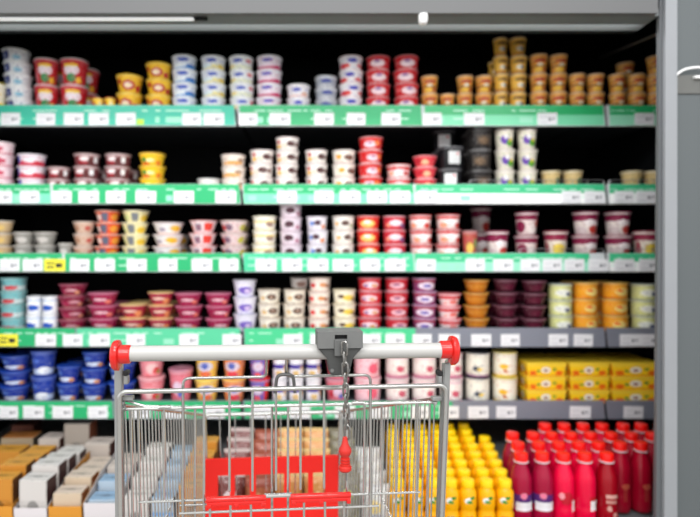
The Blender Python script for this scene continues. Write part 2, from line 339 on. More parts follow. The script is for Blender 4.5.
# key: (shape, base, lid colour, features, description, object name)
DS = {
 'cream': ('tub', CRM, (220, 205, 120), [('b', 0, .3, YEL)], 'cream and yellow tub', 'yogurt_tub'),
 'wblue': ('tub', (238, 241, 243), (236, 238, 240), [('r', .12, .42, .2, .85, (45, 60, 130)), ('e', .27, .5, .07, .2, (170, 180, 215)), ('e', .62, .35, .1, .2, (150, 205, 225))], 'white tub with a navy square', 'yogurt_tub'),
 'rkid': ('cup', (200, 20, 35), (225, 215, 215), [('e', .52, .62, .22, .22, (240, 225, 232)), ('e', .52, .28, .14, .2, (60, 135, 75)), ('e', .52, .84, .2, .08, (245, 205, 60)), ('e', .74, .2, .08, .14, (245, 190, 40)), ('e', .2, .3, .05, .3, (230, 120, 130))], 'red dessert pot with a green figure', 'dessert_pot'),
 'ylow': ('tub', YEL, (200, 60, 40), [('e', .3, .5, .1, .3, RED), ('e', .7, .5, .12, .3, (250, 240, 180))], 'low yellow and red pot', 'dessert_pot'),
 'yfig': ('cup', (242, 196, 40), (225, 180, 40), [('e', .5, .45, .2, .3, (190, 30, 45)), ('e', .5, .45, .12, .18, (245, 225, 190)), ('e', .2, .7, .1, .16, (180, 40, 40)), ('e', .82, .3, .1, .2, (190, 40, 50))], 'yellow dessert pot with red circles', 'dessert_pot'),
 'philb': ('tub', (232, 238, 244), (228, 232, 238), [('b', .0, .42, (100, 160, 215)), ('e', .3, .3, .3, .18, (235, 242, 246)), ('e', .75, .3, .16, .14, (55, 115, 195)), ('e', .5, .78, .16, .16, (60, 85, 185)), ('b', 0, .06, W)], 'white cheese tub with blue scenery', 'cheese_tub'),
 'phily': ('tub', (232, 236, 240), (228, 232, 238), [('b', .06, .42, (236, 228, 160)), ('e', .3, .3, .2, .16, (220, 235, 240)), ('e', .5, .75, .15, .15, (70, 95, 190)), ('e', .8, .3, .1, .16, (235, 205, 70))], 'white cheese tub with a pale yellow band', 'cheese_tub'),
 'philo': ('tub', (236, 238, 238), (228, 232, 238), [('b', .04, .36, (228, 232, 205)), ('e', .5, .72, .15, .15, (80, 100, 190)), ('e', .82, .72, .09, .14, (230, 90, 60)), ('e', .25, .32, .14, .12, (240, 215, 110))], 'white cheese tub with an orange spot', 'cheese_tub'),
 'philp': ('tub', (236, 232, 240), (228, 226, 236), [('b', .05, .36, (205, 50, 105)), ('e', .45, .36, .3, .14, (238, 225, 238)), ('e', .5, .76, .16, .14, (85, 90, 190))], 'white cheese tub with a magenta band', 'cheese_tub'),
 'philw': ('tub', (240, 236, 238), (226, 226, 232), [('b', .05, .18, (240, 200, 190)), ('e', .5, .64, .14, .16, (85, 95, 190)), ('e', .75, .3, .1, .1, (240, 170, 110))], 'plain white cheese tub with a blue oval', 'cheese_tub'),
 'philg': ('tub', (172, 178, 186), (150, 150, 158), [('e', .5, .6, .18, .2, (70, 80, 150)), ('b', 0, .16, (225, 225, 228)), ('b', .8, 1, (205, 208, 212))], 'grey cheese tub with a blue oval', 'cheese_tub'),
 'philr': ('tub', (238, 236, 238), (226, 200, 205), [('e', .22, .3, .2, .2, (225, 60, 55)), ('e', .5, .72, .15, .18, (70, 80, 180)), ('e', .78, .32, .14, .14, (232, 100, 90))], 'white cheese tub with red corners', 'cheese_tub'),
 'philred': ('tub', (206, 24, 34), (205, 150, 150), [('e', .5, .5, .24, .3, (238, 215, 220)), ('e', .5, .66, .1, .12, (140, 100, 160)), ('b', 0, .08, (235, 200, 200)), ('e', .12, .6, .1, .14, (230, 120, 120))], 'red cheese tub with a white oval', 'cheese_tub'),
 'orgcup': ('cup', (226, 156, 60), (190, 160, 140), [('b', .74, .86, (240, 190, 110)), ('e', .5, .74, .3, .1, (190, 60, 40)), ('b', .38, .46, (120, 66, 40)), ('e', .5, .5, .12, .1, (225, 215, 190)), ('e', .4, .2, .2, .14, (238, 190, 60)), ('e', .75, .22, .14, .12, (175, 85, 35))], 'amber dessert cup with a red top band', 'dessert_cup'),
 'goldcup': ('cup', (236, 184, 72), (186, 160, 140), [('e', .5, .78, .26, .09, (120, 80, 50)), ('e', .5, .42, .16, .14, (235, 225, 205)), ('e', .62, .4, .07, .1, (90, 100, 140)), ('b', .08, .18, (190, 110, 40))], 'golden dessert cup with a white patch', 'dessert_cup'),
 # second shelf
 'pinkst': ('tub', (238, 215, 220), (225, 200, 205), [('e', .5, .5, .2, .25, (200, 70, 95)), ('e', .25, .6, .1, .2, (120, 170, 120)), ('b', 0, .14, (215, 120, 140))], 'pale pink yogurt tub', 'yogurt_tub'),
 'bluered': ('tub', (236, 226, 234), (225, 215, 225), [('b', .0, .5, (215, 70, 95)), ('r', .1, .35, .3, .95, (65, 85, 180)), ('e', .62, .5, .16, .2, (240, 235, 240)), ('e', .8, .3, .1, .2, (205, 40, 60))], 'blue and red yogurt tub', 'yogurt_tub'),
 'choc': ('tub', (190, 160, 160), (120, 84, 84), [('b', .0, .85, (112, 52, 56)), ('r', .3, .55, .1, .8, (160, 40, 52)), ('e', .5, .6, .17, .2, (240, 225, 225)), ('r', .74, .86, .25, .8, W), ('r', .58, .7, .1, .7, (90, 40, 40))], 'chocolate brown and white dessert tub', 'dessert_tub'),
 'yel2': ('cup', (246, 196, 24), (225, 170, 40), [('e', .35, .5, .1, .2, GRN), ('e', .55, .45, .12, .16, (250, 240, 180)), ('e', .4, .15, .14, .14, (230, 90, 30)), ('e', .8, .25, .08, .2, (235, 120, 40))], 'bright yellow pudding pot', 'pudding_pot'),
 'lowwhite': ('tub', (222, 220, 216), (200, 198, 196), [('b', .1, .3, (190, 180, 170))], 'low whitish tub', 'yogurt_tub'),
 'beige': ('tub', (236, 228, 218), (205, 180, 170), [('e', .45, .3, .35, .18, (225, 165, 90)), ('e', .72, .6, .1, .15, (150, 110, 80)), ('r', .1, .3, .5, .8, (215, 200, 190))], 'beige yogurt tub with a tan swirl', 'yogurt_tub'),
 'bwt': ('tub', (238, 232, 226), (196, 176, 176), [('e', .62, .55, .14, .24, (85, 50, 50)), ('e', .85, .5, .08, .2, (120, 80, 70)), ('e', .2, .72, .09, .14, (205, 50, 50)), ('e', .2, .35, .1, .16, (240, 190, 70)), ('e', .42, .4, .08, .14, (235, 220, 200))], 'white yogurt tub with a dark brown oval', 'yogurt_tub'),
 'plainw': ('tub', (232, 232, 232), (214, 214, 214), [('b', .7, .8, (215, 215, 215))], 'small plain white tub', 'yogurt_tub'),
 'bry': ('tub', (238, 232, 222), (196, 180, 176), [('e', .35, .55, .1, .2, (236, 170, 60)), ('e', .68, .5, .16, .24, (105, 70, 62)), ('b', 0, .1, (225, 200, 190))], 'white yogurt tub with yellow and brown spots', 'yogurt_tub'),
 'redt': ('tub', (208, 22, 22), (214, 150, 150), [('e', .5, .5, .2, .25, (242, 220, 230)), ('e', .72, .6, .1, .2, (235, 120, 50)), ('e', .5, .6, .08, .1, (170, 120, 150)), ('b', 0, .12, (232, 205, 205))], 'red yogurt tub with a white oval', 'yogurt_tub'),
 'whred': ('tub', (238, 230, 230), (205, 60, 60), [('b', .62, .9, (205, 45, 45)), ('e', .5, .5, .2, .2, (240, 225, 230)), ('e', .75, .35, .12, .18, (190, 60, 60)), ('e', .25, .35, .1, .15, (235, 160, 110))], 'white yogurt tub with a red upper band', 'yogurt_tub'),
 'redbowl': ('bowl', (226, 60, 76), (240, 150, 150), [('e', .5, .5, .14, .24, (240, 190, 150)), ('e', .3, .6, .12, .2, (196, 30, 50)), ('b', 0, .14, (246, 190, 190))], 'flared red fruit bowl', 'dessert_bowl'),
 'blackt': ('sq', BLK, (60, 60, 64), [('r', .34, .66, .22, .88, (214, 216, 216)), ('e', .6, .75, .04, .06, RED)], 'black square tub with a white label', 'dessert_tub'),
 'blackg': ('sq', (26, 24, 26), (50, 48, 50), [('e', .35, .5, .07, .12, (190, 180, 60)), ('e', .55, .55, .09, .1, (210, 205, 200)), ('e', .75, .45, .05, .1, (170, 90, 40))], 'black square tub with small motifs', 'dessert_tub'),
 'blackb': ('sq', (30, 27, 27), (62, 60, 60), [('r', .3, .72, .2, .75, (66, 56, 48)), ('e', .5, .45, .14, .2, (110, 88, 66))], 'black square tub with a brown print', 'dessert_tub'),
 'tallpg': ('cup', (224, 216, 200), (206, 196, 186), [('e', .4, .5, .16, .24, (110, 70, 170)), ('e', .62, .35, .15, .2, (90, 160, 50)), ('e', .62, .5, .06, .1, (240, 210, 60)), ('e', .45, .66, .08, .1, (240, 235, 240))], 'tall cream cup with purple and green fruit', 'yogurt_cup'),
 'tanc': ('cup', (206, 180, 124), (190, 176, 140), [('e', .66, .5, .12, .24, (70, 110, 70)), ('b', 0, .1, (150, 110, 70))], 'low tan yogurt cup', 'yogurt_cup'),
 # third shelf
 'tanclear': ('bowl', (196, 168, 128), (196, 190, 180), [('e', .5, .5, .22, .25, (222, 190, 110)), ('b', 0, .15, (150, 130, 110))], 'tan see-through dessert bowl', 'dessert_bowl'),
 'clearg': ('bowl', (150, 148, 142), (186, 180, 170), [('e', .5, .45, .24, .24, (205, 200, 195)), ('e', .3, .3, .1, .12, (120, 110, 100))], 'greyish clear dessert bowl', 'dessert_bowl'),
 'beig3': ('bowl', (206, 180, 160), (180, 160, 150), [('e', .3, .5, .2, .3, (184, 142, 116)), ('e', .8, .5, .12, .2, (186, 80, 70))], 'beige dessert bowl', 'dessert_bowl'),
 'orr': ('bowl', (224, 84, 34), (214, 190, 180), [('r', .38, .58, .1, .9, (95, 100, 120)), ('e', .25, .5, .12, .3, (240, 215, 205)), ('e', .82, .5, .14, .3, (240, 160, 50))], 'orange-red yogurt bowl with a grey stripe', 'yogurt_bowl'),
 'ywg': ('bowl', (238, 228, 170), (228, 220, 190), [('r', .4, .6, .1, .9, (120, 124, 130)), ('e', .84, .4, .18, .3, (238, 200, 50)), ('e', .2, .5, .12, .3, (214, 222, 150))], 'pale yellow yogurt bowl with a grey stripe', 'yogurt_bowl'),
 'wyb': ('bowl', (236, 232, 232), (224, 200, 200), [('e', .72, .55, .16, .28, (245, 190, 40)), ('e', .35, .45, .1, .16, (150, 140, 160)), ('b', 0, .12, (230, 200, 180))], 'white yogurt bowl with a yellow spot', 'yogurt_bowl'),
 'wredb': ('bowl', (236, 226, 228), (220, 130, 130), [('r', .6, .86, .2, .9, (226, 62, 48)), ('r', .34, .52, .2, .8, (130, 110, 130)), ('e', .14, .5, .1, .3, (236, 130, 110))], 'white yogurt bowl with a red block', 'yogurt_bowl'),
 'multi': ('bowl', (224, 206, 206), (190, 160, 150), [('e', .35, .5, .12, .3, (120, 100, 120)), ('e', .8, .5, .12, .3, (190, 196, 70)), ('e', .15, .5, .1, .25, (205, 60, 60))], 'multicoloured yogurt bowl with a lime edge', 'yogurt_bowl'),
 'wyl': ('tub', (238, 234, 222), (226, 220, 190), [('b', .6, .74, (230, 205, 100)), ('e', .66, .45, .13, .2, (150, 120, 110)), ('b', 0, .08, (230, 215, 160))], 'white yogurt tub with a yellow line', 'yogurt_tub'),
 'pkb': ('tub', (226, 212, 222), (196, 170, 184), [('e', .5, .55, .16, .26, (80, 50, 60)), ('e', .8, .3, .1, .16, (190, 130, 150))], 'pinkish tub with a dark oval', 'yogurt_tub'),
 'wbo': ('tub', (228, 224, 230), (196, 186, 200), [('e', .3, .55, .09, .2, (100, 130, 200)), ('e', .5, .6, .12, .22, (80, 50, 60)), ('e', .72, .3, .1, .16, (226, 140, 80))], 'lilac-white tub with a blue spot', 'yogurt_tub'),
 'wgb': ('tub', (234, 230, 222), (206, 190, 180), [('e', .6, .55, .13, .22, (96, 72, 66)), ('e', .3, .5, .09, .16, (226, 180, 110)), ('e', .82, .35, .07, .12, (130, 160, 90))], 'off-white tub with a green spot', 'yogurt_tub'),
 'ro': ('tub', (214, 30, 26), (226, 150, 150), [('e', .5, .5, .24, .3, (246, 200, 110)), ('e', .5, .62, .12, .12, (240, 230, 230)), ('b', 0, .1, (240, 205, 180))], 'red tub with an orange centre', 'yogurt_tub'),
 'ryp': ('tub', (196, 34, 54), (226, 180, 186), [('e', .5, .55, .22, .24, (242, 220, 228)), ('e', .75, .35, .12, .2, (110, 60, 120)), ('e', .25, .4, .08, .16, (236, 150, 120))], 'crimson tub with a white and purple print', 'yogurt_tub'),
 'sw': ('tub', (234, 222, 218), (200, 40, 50), [('e', .5, .55, .2, .2, (245, 235, 235)), ('b', .78, 1, (200, 44, 52)), ('e', .75, .3, .14, .2, (205, 60, 50)), ('e', .25, .3, .12, .2, (236, 150, 110))], 'white and red strawberry tub', 'yogurt_tub'),
 'rmul': ('cup', (176, 70, 70), (150, 110, 110), [('e', .4, .4, .18, .24, (226, 190, 90)), ('e', .7, .6, .12, .2, (110, 130, 70))], 'small red and yellow cup', 'yogurt_cup'),
 'marw': ('cup', (216, 200, 196), (130, 40, 70), [('b', .74, 1, (124, 26, 62)), ('e', .2, .4, .2, .3, (124, 26, 62)), ('e', .66, .28, .16, .22, (236, 225, 220)), ('e', .84, .55, .12, .2, (196, 90, 70))], 'white yogurt cup with a maroon top', 'yogurt_cup'),
 'marf': ('cup', (226, 214, 208), (140, 50, 80), [('b', .68, 1, (128, 28, 66)), ('e', .56, .6, .2, .14, (240, 230, 230)), ('e', .68, .25, .18, .2, (196, 60, 46)), ('e', .25, .22, .2, .2, (206, 190, 190))], 'tall maroon-topped cup with red fruit', 'yogurt_cup'),
 'mary': ('cup', (226, 216, 200), (150, 60, 80), [('b', .74, 1, (140, 36, 66)), ('e', .55, .36, .22, .24, (234, 206, 80)), ('e', .12, .4, .1, .3, (170, 80, 90))], 'maroon-topped cup with a yellow print', 'yogurt_cup'),
 # fourth shelf
 'teal': ('tub', (110, 180, 184), (140, 196, 196), [('b', .1, .45, (205, 222, 222)), ('e', .5, .3, .2, .18, (200, 60, 70)), ('e', .25, .7, .12, .16, (60, 150, 156))], 'teal tub with a red print', 'yogurt_tub'),
 'wbp': ('can', (238, 240, 242), (226, 230, 236), [('e', .5, .42, .26, .18, (38, 84, 180)), ('b', .84, .9, (150, 180, 220))], 'white pot with a blue oval', 'yogurt_pot'),
 'mar': ('bowl', (134, 14, 54), (160, 80, 96), [('e', .62, .55, .16, .12, (226, 170, 180)), ('e', .35, .4, .14, .2, (176, 46, 86)), ('b', 0, .12, (206, 140, 140)), ('e', .8, .35, .08, .16, (226, 160, 120))], 'maroon dessert bowl', 'dessert_bowl'),
 'mpink': ('bowl', (164, 22, 76), (206, 120, 146), [('e', .55, .55, .18, .12, (240, 200, 210)), ('e', .3, .35, .12, .2, (150, 26, 66)), ('e', .78, .35, .1, .18, (236, 130, 110))], 'magenta dessert bowl with a pink rim', 'dessert_bowl'),
 'mcream': ('bowl', (172, 32, 62), (230, 196, 130), [('e', .5, .6, .2, .1, (240, 210, 190)), ('e', .76, .4, .12, .24, (224, 140, 90)), ('e', .3, .35, .12, .2, (140, 22, 52)), ('b', 0, .1, (226, 170, 120))], 'maroon dessert bowl with a cream rim', 'dessert_bowl'),
 'wpur': ('cup', (228, 226, 238), (214, 212, 226), [('e', .6, .45, .22, .24, (120, 96, 190)), ('e', .66, .4, .1, .12, (230, 210, 235)), ('b', .0, .08, (196, 196, 226))], 'tall white cup with a violet print', 'yogurt_cup'),
 'wbr4': ('tub', (236, 228, 212), (206, 190, 170), [('e', .6, .55, .16, .24, (92, 64, 52)), ('e', .3, .45, .1, .16, (226, 190, 130)), ('e', .6, .55, .06, .09, (200, 170, 150))], 'cream tub with a brown disc', 'yogurt_tub'),
 'wrd4': ('tub', (240, 228, 216), (226, 196, 180), [('e', .26, .5, .1, .2, (226, 40, 50)), ('e', .62, .55, .12, .18, (220, 150, 90)), ('e', .8, .45, .09, .16, (150, 90, 60))], 'cream tub with a bright red dot', 'yogurt_tub'),
 'tilt': ('tub', (166, 160, 156), (150, 140, 136), [('e', .5, .5, .2, .3, (110, 84, 76))], 'greyish tub lying on top of two stacks', 'yogurt_tub'),
 'wye4': ('tub', (240, 234, 212), (226, 214, 180), [('e', .6, .5, .2, .24, (238, 206, 80)), ('e', .35, .6, .1, .16, (96, 70, 60)), ('e', .78, .36, .08, .14, (110, 80, 60))], 'cream tub with a pale yellow disc', 'yogurt_tub'),
 'rb4': ('tub', (206, 20, 36), (206, 120, 130), [('e', .5, .55, .26, .26, (238, 214, 224)), ('e', .6, .5, .1, .12, (214, 150, 60)), ('e', .35, .5, .08, .1, (90, 70, 150)), ('b', 0, .1, (236, 200, 204))], 'red tub with a pink oval and gold dot', 'yogurt_tub'),
 'rc4': ('tub', (196, 26, 44), (200, 150, 160), [('e', .5, .5, .24, .24, (232, 190, 200)), ('e', .5, .56, .12, .1, (130, 60, 110)), ('b', 0, .1, (236, 196, 200))], 'deep red tub with a pink oval', 'yogurt_tub'),
 'pb4': ('tub', (140, 56, 110), (196, 160, 190), [('e', .5, .5, .28, .3, (236, 224, 236)), ('e', .5, .5, .14, .14, (100, 90, 180)), ('b', .82, 1, (170, 50, 70))], 'purple tub with a white oval', 'yogurt_tub'),
 'stw': ('bowl', (238, 228, 228), (232, 120, 130), [('b', .66, .95, (214, 46, 60)), ('e', .6, .4, .16, .2, (230, 120, 110)), ('e', .3, .3, .1, .14, (240, 190, 180))], 'white bowl with a strawberry red band', 'dessert_bowl'),
 'amber': ('bowl', (196, 118, 26), (206, 150, 60), [('b', 0, .14, (150, 80, 20)), ('b', .5, .62, (214, 150, 60))], 'amber jelly bowl', 'jelly_bowl'),
 'dkmar': ('bowl', (76, 14, 36), (120, 70, 84), [('b', 0, .2, (50, 10, 26)), ('e', .5, .5, .24, .2, (96, 26, 50))], 'very dark maroon jelly bowl', 'jelly_bowl'),
 'lgrn': ('can', (222, 224, 150), (196, 206, 196), [('e', .45, .5, .24, .26, (236, 238, 226)), ('e', .6, .42, .08, .12, (40, 60, 110)), ('e', .8, .5, .08, .2, (170, 190, 70))], 'light green clear tub', 'fruit_tub'),
 'oy4': ('can', (240, 160, 30), (226, 186, 96), [('e', .5, .5, .18, .26, (246, 220, 130)), ('e', .45, .6, .08, .1, (236, 110, 30)), ('b', 0, .1, (226, 120, 30))], 'orange fruit tub', 'fruit_tub'),
 # fifth shelf
 'bluebowl': ('bowl', (10, 46, 150), (30, 70, 170), [('e', .5, .3, .3, .14, (220, 230, 245)), ('e', .3, .7, .14, .12, (90, 130, 210)), ('e', .75, .25, .1, .12, (226, 150, 70))], 'blue dessert bowl with a white wave', 'dessert_bowl'),
 'bluepot': ('cup', (30, 58, 156), (64, 88, 176), [('b', .1, .34, (196, 212, 240)), ('e', .6, .28, .2, .16, (236, 240, 246)), ('e', .3, .7, .16, .12, (80, 110, 200))], 'blue yogurt pot with a pale band', 'yogurt_pot'),
 'pinkpot': ('cup', (232, 140, 150), (236, 170, 176), [('e', .6, .4, .18, .24, (240, 196, 196)), ('e', .72, .3, .1, .14, (216, 50, 60)), ('e', .8, .24, .06, .08, (130, 150, 60))], 'pink yogurt pot with strawberries', 'yogurt_pot'),
 'pinkblue': ('cup', (224, 120, 136), (196, 130, 150), [('e', .5, .5, .2, .22, (226, 200, 220)), ('e', .6, .3, .1, .12, (90, 110, 190)), ('e', .25, .4, .1, .2, (196, 40, 60))], 'pink and blue children’s pot'.replace('’', ''), 'yogurt_pot'),
 'yelblue': ('cup', (244, 196, 70), (236, 210, 90), [('e', .5, .62, .26, .24, (214, 208, 226)), ('e', .5, .65, .12, .14, (70, 90, 180)), ('e', .5, .24, .2, .16, (232, 110, 60))], 'yellow pot with a blue and lilac print', 'yogurt_pot'),
 'orgblue': ('cup', (238, 140, 70), (240, 190, 90), [('e', .5, .62, .26, .24, (224, 206, 220)), ('e', .5, .65, .12, .14, (70, 90, 180)), ('e', .5, .24, .2, .16, (226, 60, 70))], 'orange pot with a blue and lilac print', 'yogurt_pot'),
 'blured': ('cup', (110, 100, 180), (226, 60, 60), [('r', .7, 1, 0, 1, (232, 60, 60)), ('e', .42, .6, .22, .22, (216, 206, 226)), ('e', .4, .2, .14, .14, (230, 90, 100))], 'violet and red pot', 'yogurt_pot'),
 'wpb': ('can', (238, 236, 240), (226, 226, 232), [('b', .52, .74, (74, 56, 150)), ('e', .5, .3, .16, .14, (226, 190, 120)), ('e', .8, .5, .06, .2, (226, 180, 100))], 'white pot with a violet band', 'yogurt_pot'),
 'pinkw': ('can', (244, 200, 208), (240, 190, 200), [('e', .66, .45, .14, .24, (236, 96, 120)), ('b', 0, .12, (240, 160, 176))], 'pale pink pot with a rose blotch', 'yogurt_pot'),
 'wpk': ('can', (242, 234, 228), (214, 180, 190), [('b', 0, .14, (214, 130, 160)), ('e', .6, .42, .12, .14, (206, 90, 110)), ('b', .86, 1, (236, 206, 214))], 'white pot with a pink foot', 'yogurt_pot'),
 'wdk': ('can', (242, 238, 224), (58, 58, 66), [('e', .4, .4, .12, .1, (60, 70, 90)), ('b', 0, .12, (150, 100, 140)), ('e', .5, .36, .07, .08, (240, 206, 90))], 'white pot with a dark lid', 'yogurt_pot'),
 'wyk': ('can', (244, 240, 224), (226, 208, 120), [('e', .36, .5, .12, .12, (240, 190, 50)), ('b', 0, .12, (236, 206, 70)), ('e', .4, .3, .06, .07, (200, 110, 50))], 'white pot with a yellow foot', 'yogurt_pot'),
}
SHAPES = {'tub': .84, 'cup': .74, 'bowl': .68, 'can': .93, 'sq': .90}
def cup_meshes(key, r, h):
    """one container and its lid, both with their base at z=0 of the container"""
    shp, base, lidc, feats, desc, oname = DS[key]
    k = SHAPES[shp]; rb = r*k; rt = r*.95; sq = 3.6 if shp == 'sq' else 2
    mat = pattern('print_'+key, base, feats, .42, noise=.08, spec=.25, busy=0 if key in ('plainw', 'blackt') else 1.0)
    lm = plain('lid_'+key, lidc, .35, noise=.1)
    rim = plain('rim_'+key, tuple(int((a*2+b)/3) for a, b in zip(base, (235, 235, 235))), .35)
    bm = bmesh.new(); seg = 24
    e = min(.004, h*.12)
    lathe(bm, [(rb*.82, e*.5), (rb*.86, 0), (rb*.97, e*.25), (rb, e), (rb+(rt-rb)*.5, h*.45), (rt*.985, h*.86, 1), (rt*.985, h*.875, 1), (r, h*.885, 1), (r, h*.93, 1)], seg, sq=sq, vr=(0, h*.87))
    a = (bm, [mat, rim])
    b2 = bmesh.new()
    lathe(b2, [(r*1.012, h*.932), (r*1.015, h*.955), (r*1.0, h*.985), (r*.9, h*.99), (r*.88, h*.972), (r*.3, h*.972)], seg, sq=sq, reps=2)
    return a, (b2, [lm]), desc, oname

ORD = {0: 'first', 1: 'second', 2: 'third', 3: 'fourth', 4: 'fifth', 5: 'sixth', 6: 'seventh', 7: 'eighth', 8: 'ninth', 9: 'tenth', 10: 'eleventh', 11: 'twelfth', 12: 'thirteenth', 13: 'fourteenth'}
def level_word(i, n):
    if n == 1: return 'standing alone'
    if i == 0: return 'bottom one'
    if i == n-1: return 'topmost'
    if n == 3: return 'middle one'
    return {1: 'second up', 2: 'third up', 3: 'fourth up'}[i]

ST = {
'top': [(-6, 6, 82, 1, 'cream'), (6, 33, 47, 5, 'wblue'), (35, 59, 57, 2, 'rkid'), (61, 88, 57, 2, 'rkid'), (92, 104, 97, 1, 'ylow'), (105, 116, 97, 1, 'ylow'), (117, 143, 73, 2, 'yfig'), (146, 172, 61, 3, 'yfig'),
  (172, 197, 54, 4, 'philb'), (201, 226, 54.5, 4, 'phily'), (229, 254, 54.5, 4, 'philo'), (256, 282, 54, 4, 'philp'), (286, 310, 83, 2, 'philw'), (315, 338, 74.5, 3, 'philg'),
  (338.5, 363, 54.5, 4, 'philr'), (366, 390, 54.5, 4, 'philred'), (393.5, 418.5, 54, 4, 'philred'), (421, 438.5, 74.5, 2, 'orgcup'), (440, 455, 93, 1, 'orgcup'), (456, 473, 74.5, 2, 'orgcup'), (475, 492.5, 74.5, 2, 'orgcup'),
  (490.5+2.5, 507.5, 36.5, 4, 'goldcup'), (509, 526.5, 36, 4, 'goldcup'), (529.5, 547, 53, 3, 'orgcup'), (549, 567, 53, 3, 'orgcup'), (568.5, 585, 72.5, 2, 'orgcup'), (587, 604.5, 72.5, 2, 'orgcup'), (609, 625.5, 72.5, 2, 'orgcup'), (627, 645, 72.5, 2, 'orgcup'), (647, 664, 54, 3, 'orgcup')],
'second': [(-10, 14, 141, 4, 'pinkst'), (18.5, 46, 153, 3, 'bluered'), (48, 71, 166, 2, 'choc'), (74, 100, 152.5, 3, 'choc'), (105, 131, 152.5, 3, 'choc'), (139.5, 166, 152, 3, 'yel2'), (197, 220.5, 178, 1, 'lowwhite'),
  (221, 246, 153.5, 3, 'beige'), (249.5, 274, 149, 3, 'bwt'), (275, 299, 136, 4, 'bwt'), (305, 328, 149, 3, 'bwt'), (332, 356, 149, 3, 'bry'), (358, 382.5, 136, 4, 'redt'), (386.5, 411, 163.5, 2, 'whred'), (412.5, 437, 155, 3, 'redbowl'),
  (438, 462, 145.5, 2, 'blackt'), (468, 490.5, 127, 3, 'blackb'), (494.5, 514.5, 127.5, 3, 'tallpg'), (517, 537, 127.5, 3, 'tallpg'), (541, 560.5, 170, 1, 'tanc'), (563, 582.5, 170, 1, 'tanc'), (621, 641.5, 170, 1, 'tanc'), (643.5, 664, 170, 1, 'tanc')],
'third': [(-9, 13.5, 220.5, 3, 'tanclear'), (14, 34, 232.5, 2, 'clearg'), (35, 57, 232.5, 2, 'clearg'), (58, 72.5, 243, 1, 'clearg'), (73.5, 95, 221, 3, 'beig3'), (95.5, 120.5, 210, 4, 'orr'), (122.5, 149, 210, 4, 'ywg'), (153, 184, 222, 3, 'wyb'),
  (189.5, 217, 220, 3, 'wredb'), (220.5, 248, 220, 3, 'multi'), (252, 276.5, 215.5, 3, 'wyl'), (279.5, 302.5, 203, 4, 'pkb'), (306.5, 328, 216, 3, 'wbo'), (331.5, 354.5, 215.5, 3, 'wgb'), (356.5, 380, 215.5, 3, 'ro'), (382.5, 406, 215.5, 3, 'ryp'),
  (409, 432, 214.5, 3, 'sw'), (435.5, 460, 214, 3, 'sw'), (461.5, 477, 230.5, 1, 'rmul'), (485.5, 508, 231, 1, 'marf'), (515, 538, 211.5, 2, 'marw'), (543.5, 567, 231, 1, 'mary'), (572.5, 597.5, 211, 2, 'marf'), (605, 630.5, 211, 2, 'marf'), (633, 657, 231, 1, 'mary')],
'fourth': [(1, 26.5, 277, 4, 'teal'), (27, 42, 295.6, 2, 'wbp'), (42.8, 58.3, 295.6, 2, 'wbp'), (59, 87, 283, 4, 'mar'), (89, 118.5, 291.5, 3, 'mpink'), (120, 147.5, 303, 2, 'mcream'), (148.5, 174, 291, 3, 'mcream'), (175, 203, 292, 3, 'mpink'), (205, 232, 292, 3, 'mpink'),
  (233, 257, 279, 3, 'wpur'), (258, 281, 288.5, 3, 'wbr4'), (283, 306, 288.5, 3, 'wbr4'), (308, 330.5, 277, 4, 'wrd4'), (332.5, 356, 288.5, 3, 'wye4'), (358, 382, 277, 4, 'rb4'), (385, 409, 277, 4, 'rc4'), (412, 436.3, 277.5, 4, 'pb4'), (437, 461, 292.5, 3, 'stw'),
  (463, 488.5, 279, 4, 'amber'), (493, 517, 279, 4, 'dkmar'), (521, 546, 280, 4, 'dkmar'), (549, 572.3, 283, 3, 'lgrn'), (573, 597, 281.5, 3, 'oy4'), (602, 627, 281.5, 3, 'oy4'), (631, 655, 283, 3, 'lgrn')],
'fifth': [(-24, 1, 353, 3, 'bluebowl'), (2, 31, 352.5, 3, 'bluebowl'), (32.5, 57, 348, 2, 'bluepot'), (57.5, 81, 363, 2, 'bluebowl'), (82.5, 107.5, 349, 3, 'bluebowl'), (109, 136, 360, 2, 'bluebowl'), (138.5, 165, 349, 2, 'pinkpot'), (169, 193, 366, 1, 'pinkblue'),
  (195, 219, 353, 2, 'yelblue'), (222.5, 246, 353, 2, 'orgblue'), (249.5, 270, 353, 2, 'blured'), (272.5, 287.5, 354, 2, 'wpb'), (289, 304, 354, 2, 'wpb'), (306, 321.5, 354, 2, 'wpb'), (325, 349, 352, 2, 'pinkblue'), (354, 380.5, 350, 2, 'pinkw'), (385, 409, 350, 2, 'wpk'), (411.5, 436, 350, 2, 'wpk'), (439, 462.5, 350, 2, 'wpk'),
  (465, 489.5, 349, 2, 'wdk'), (492, 516.5, 349, 2, 'wyk')],
}
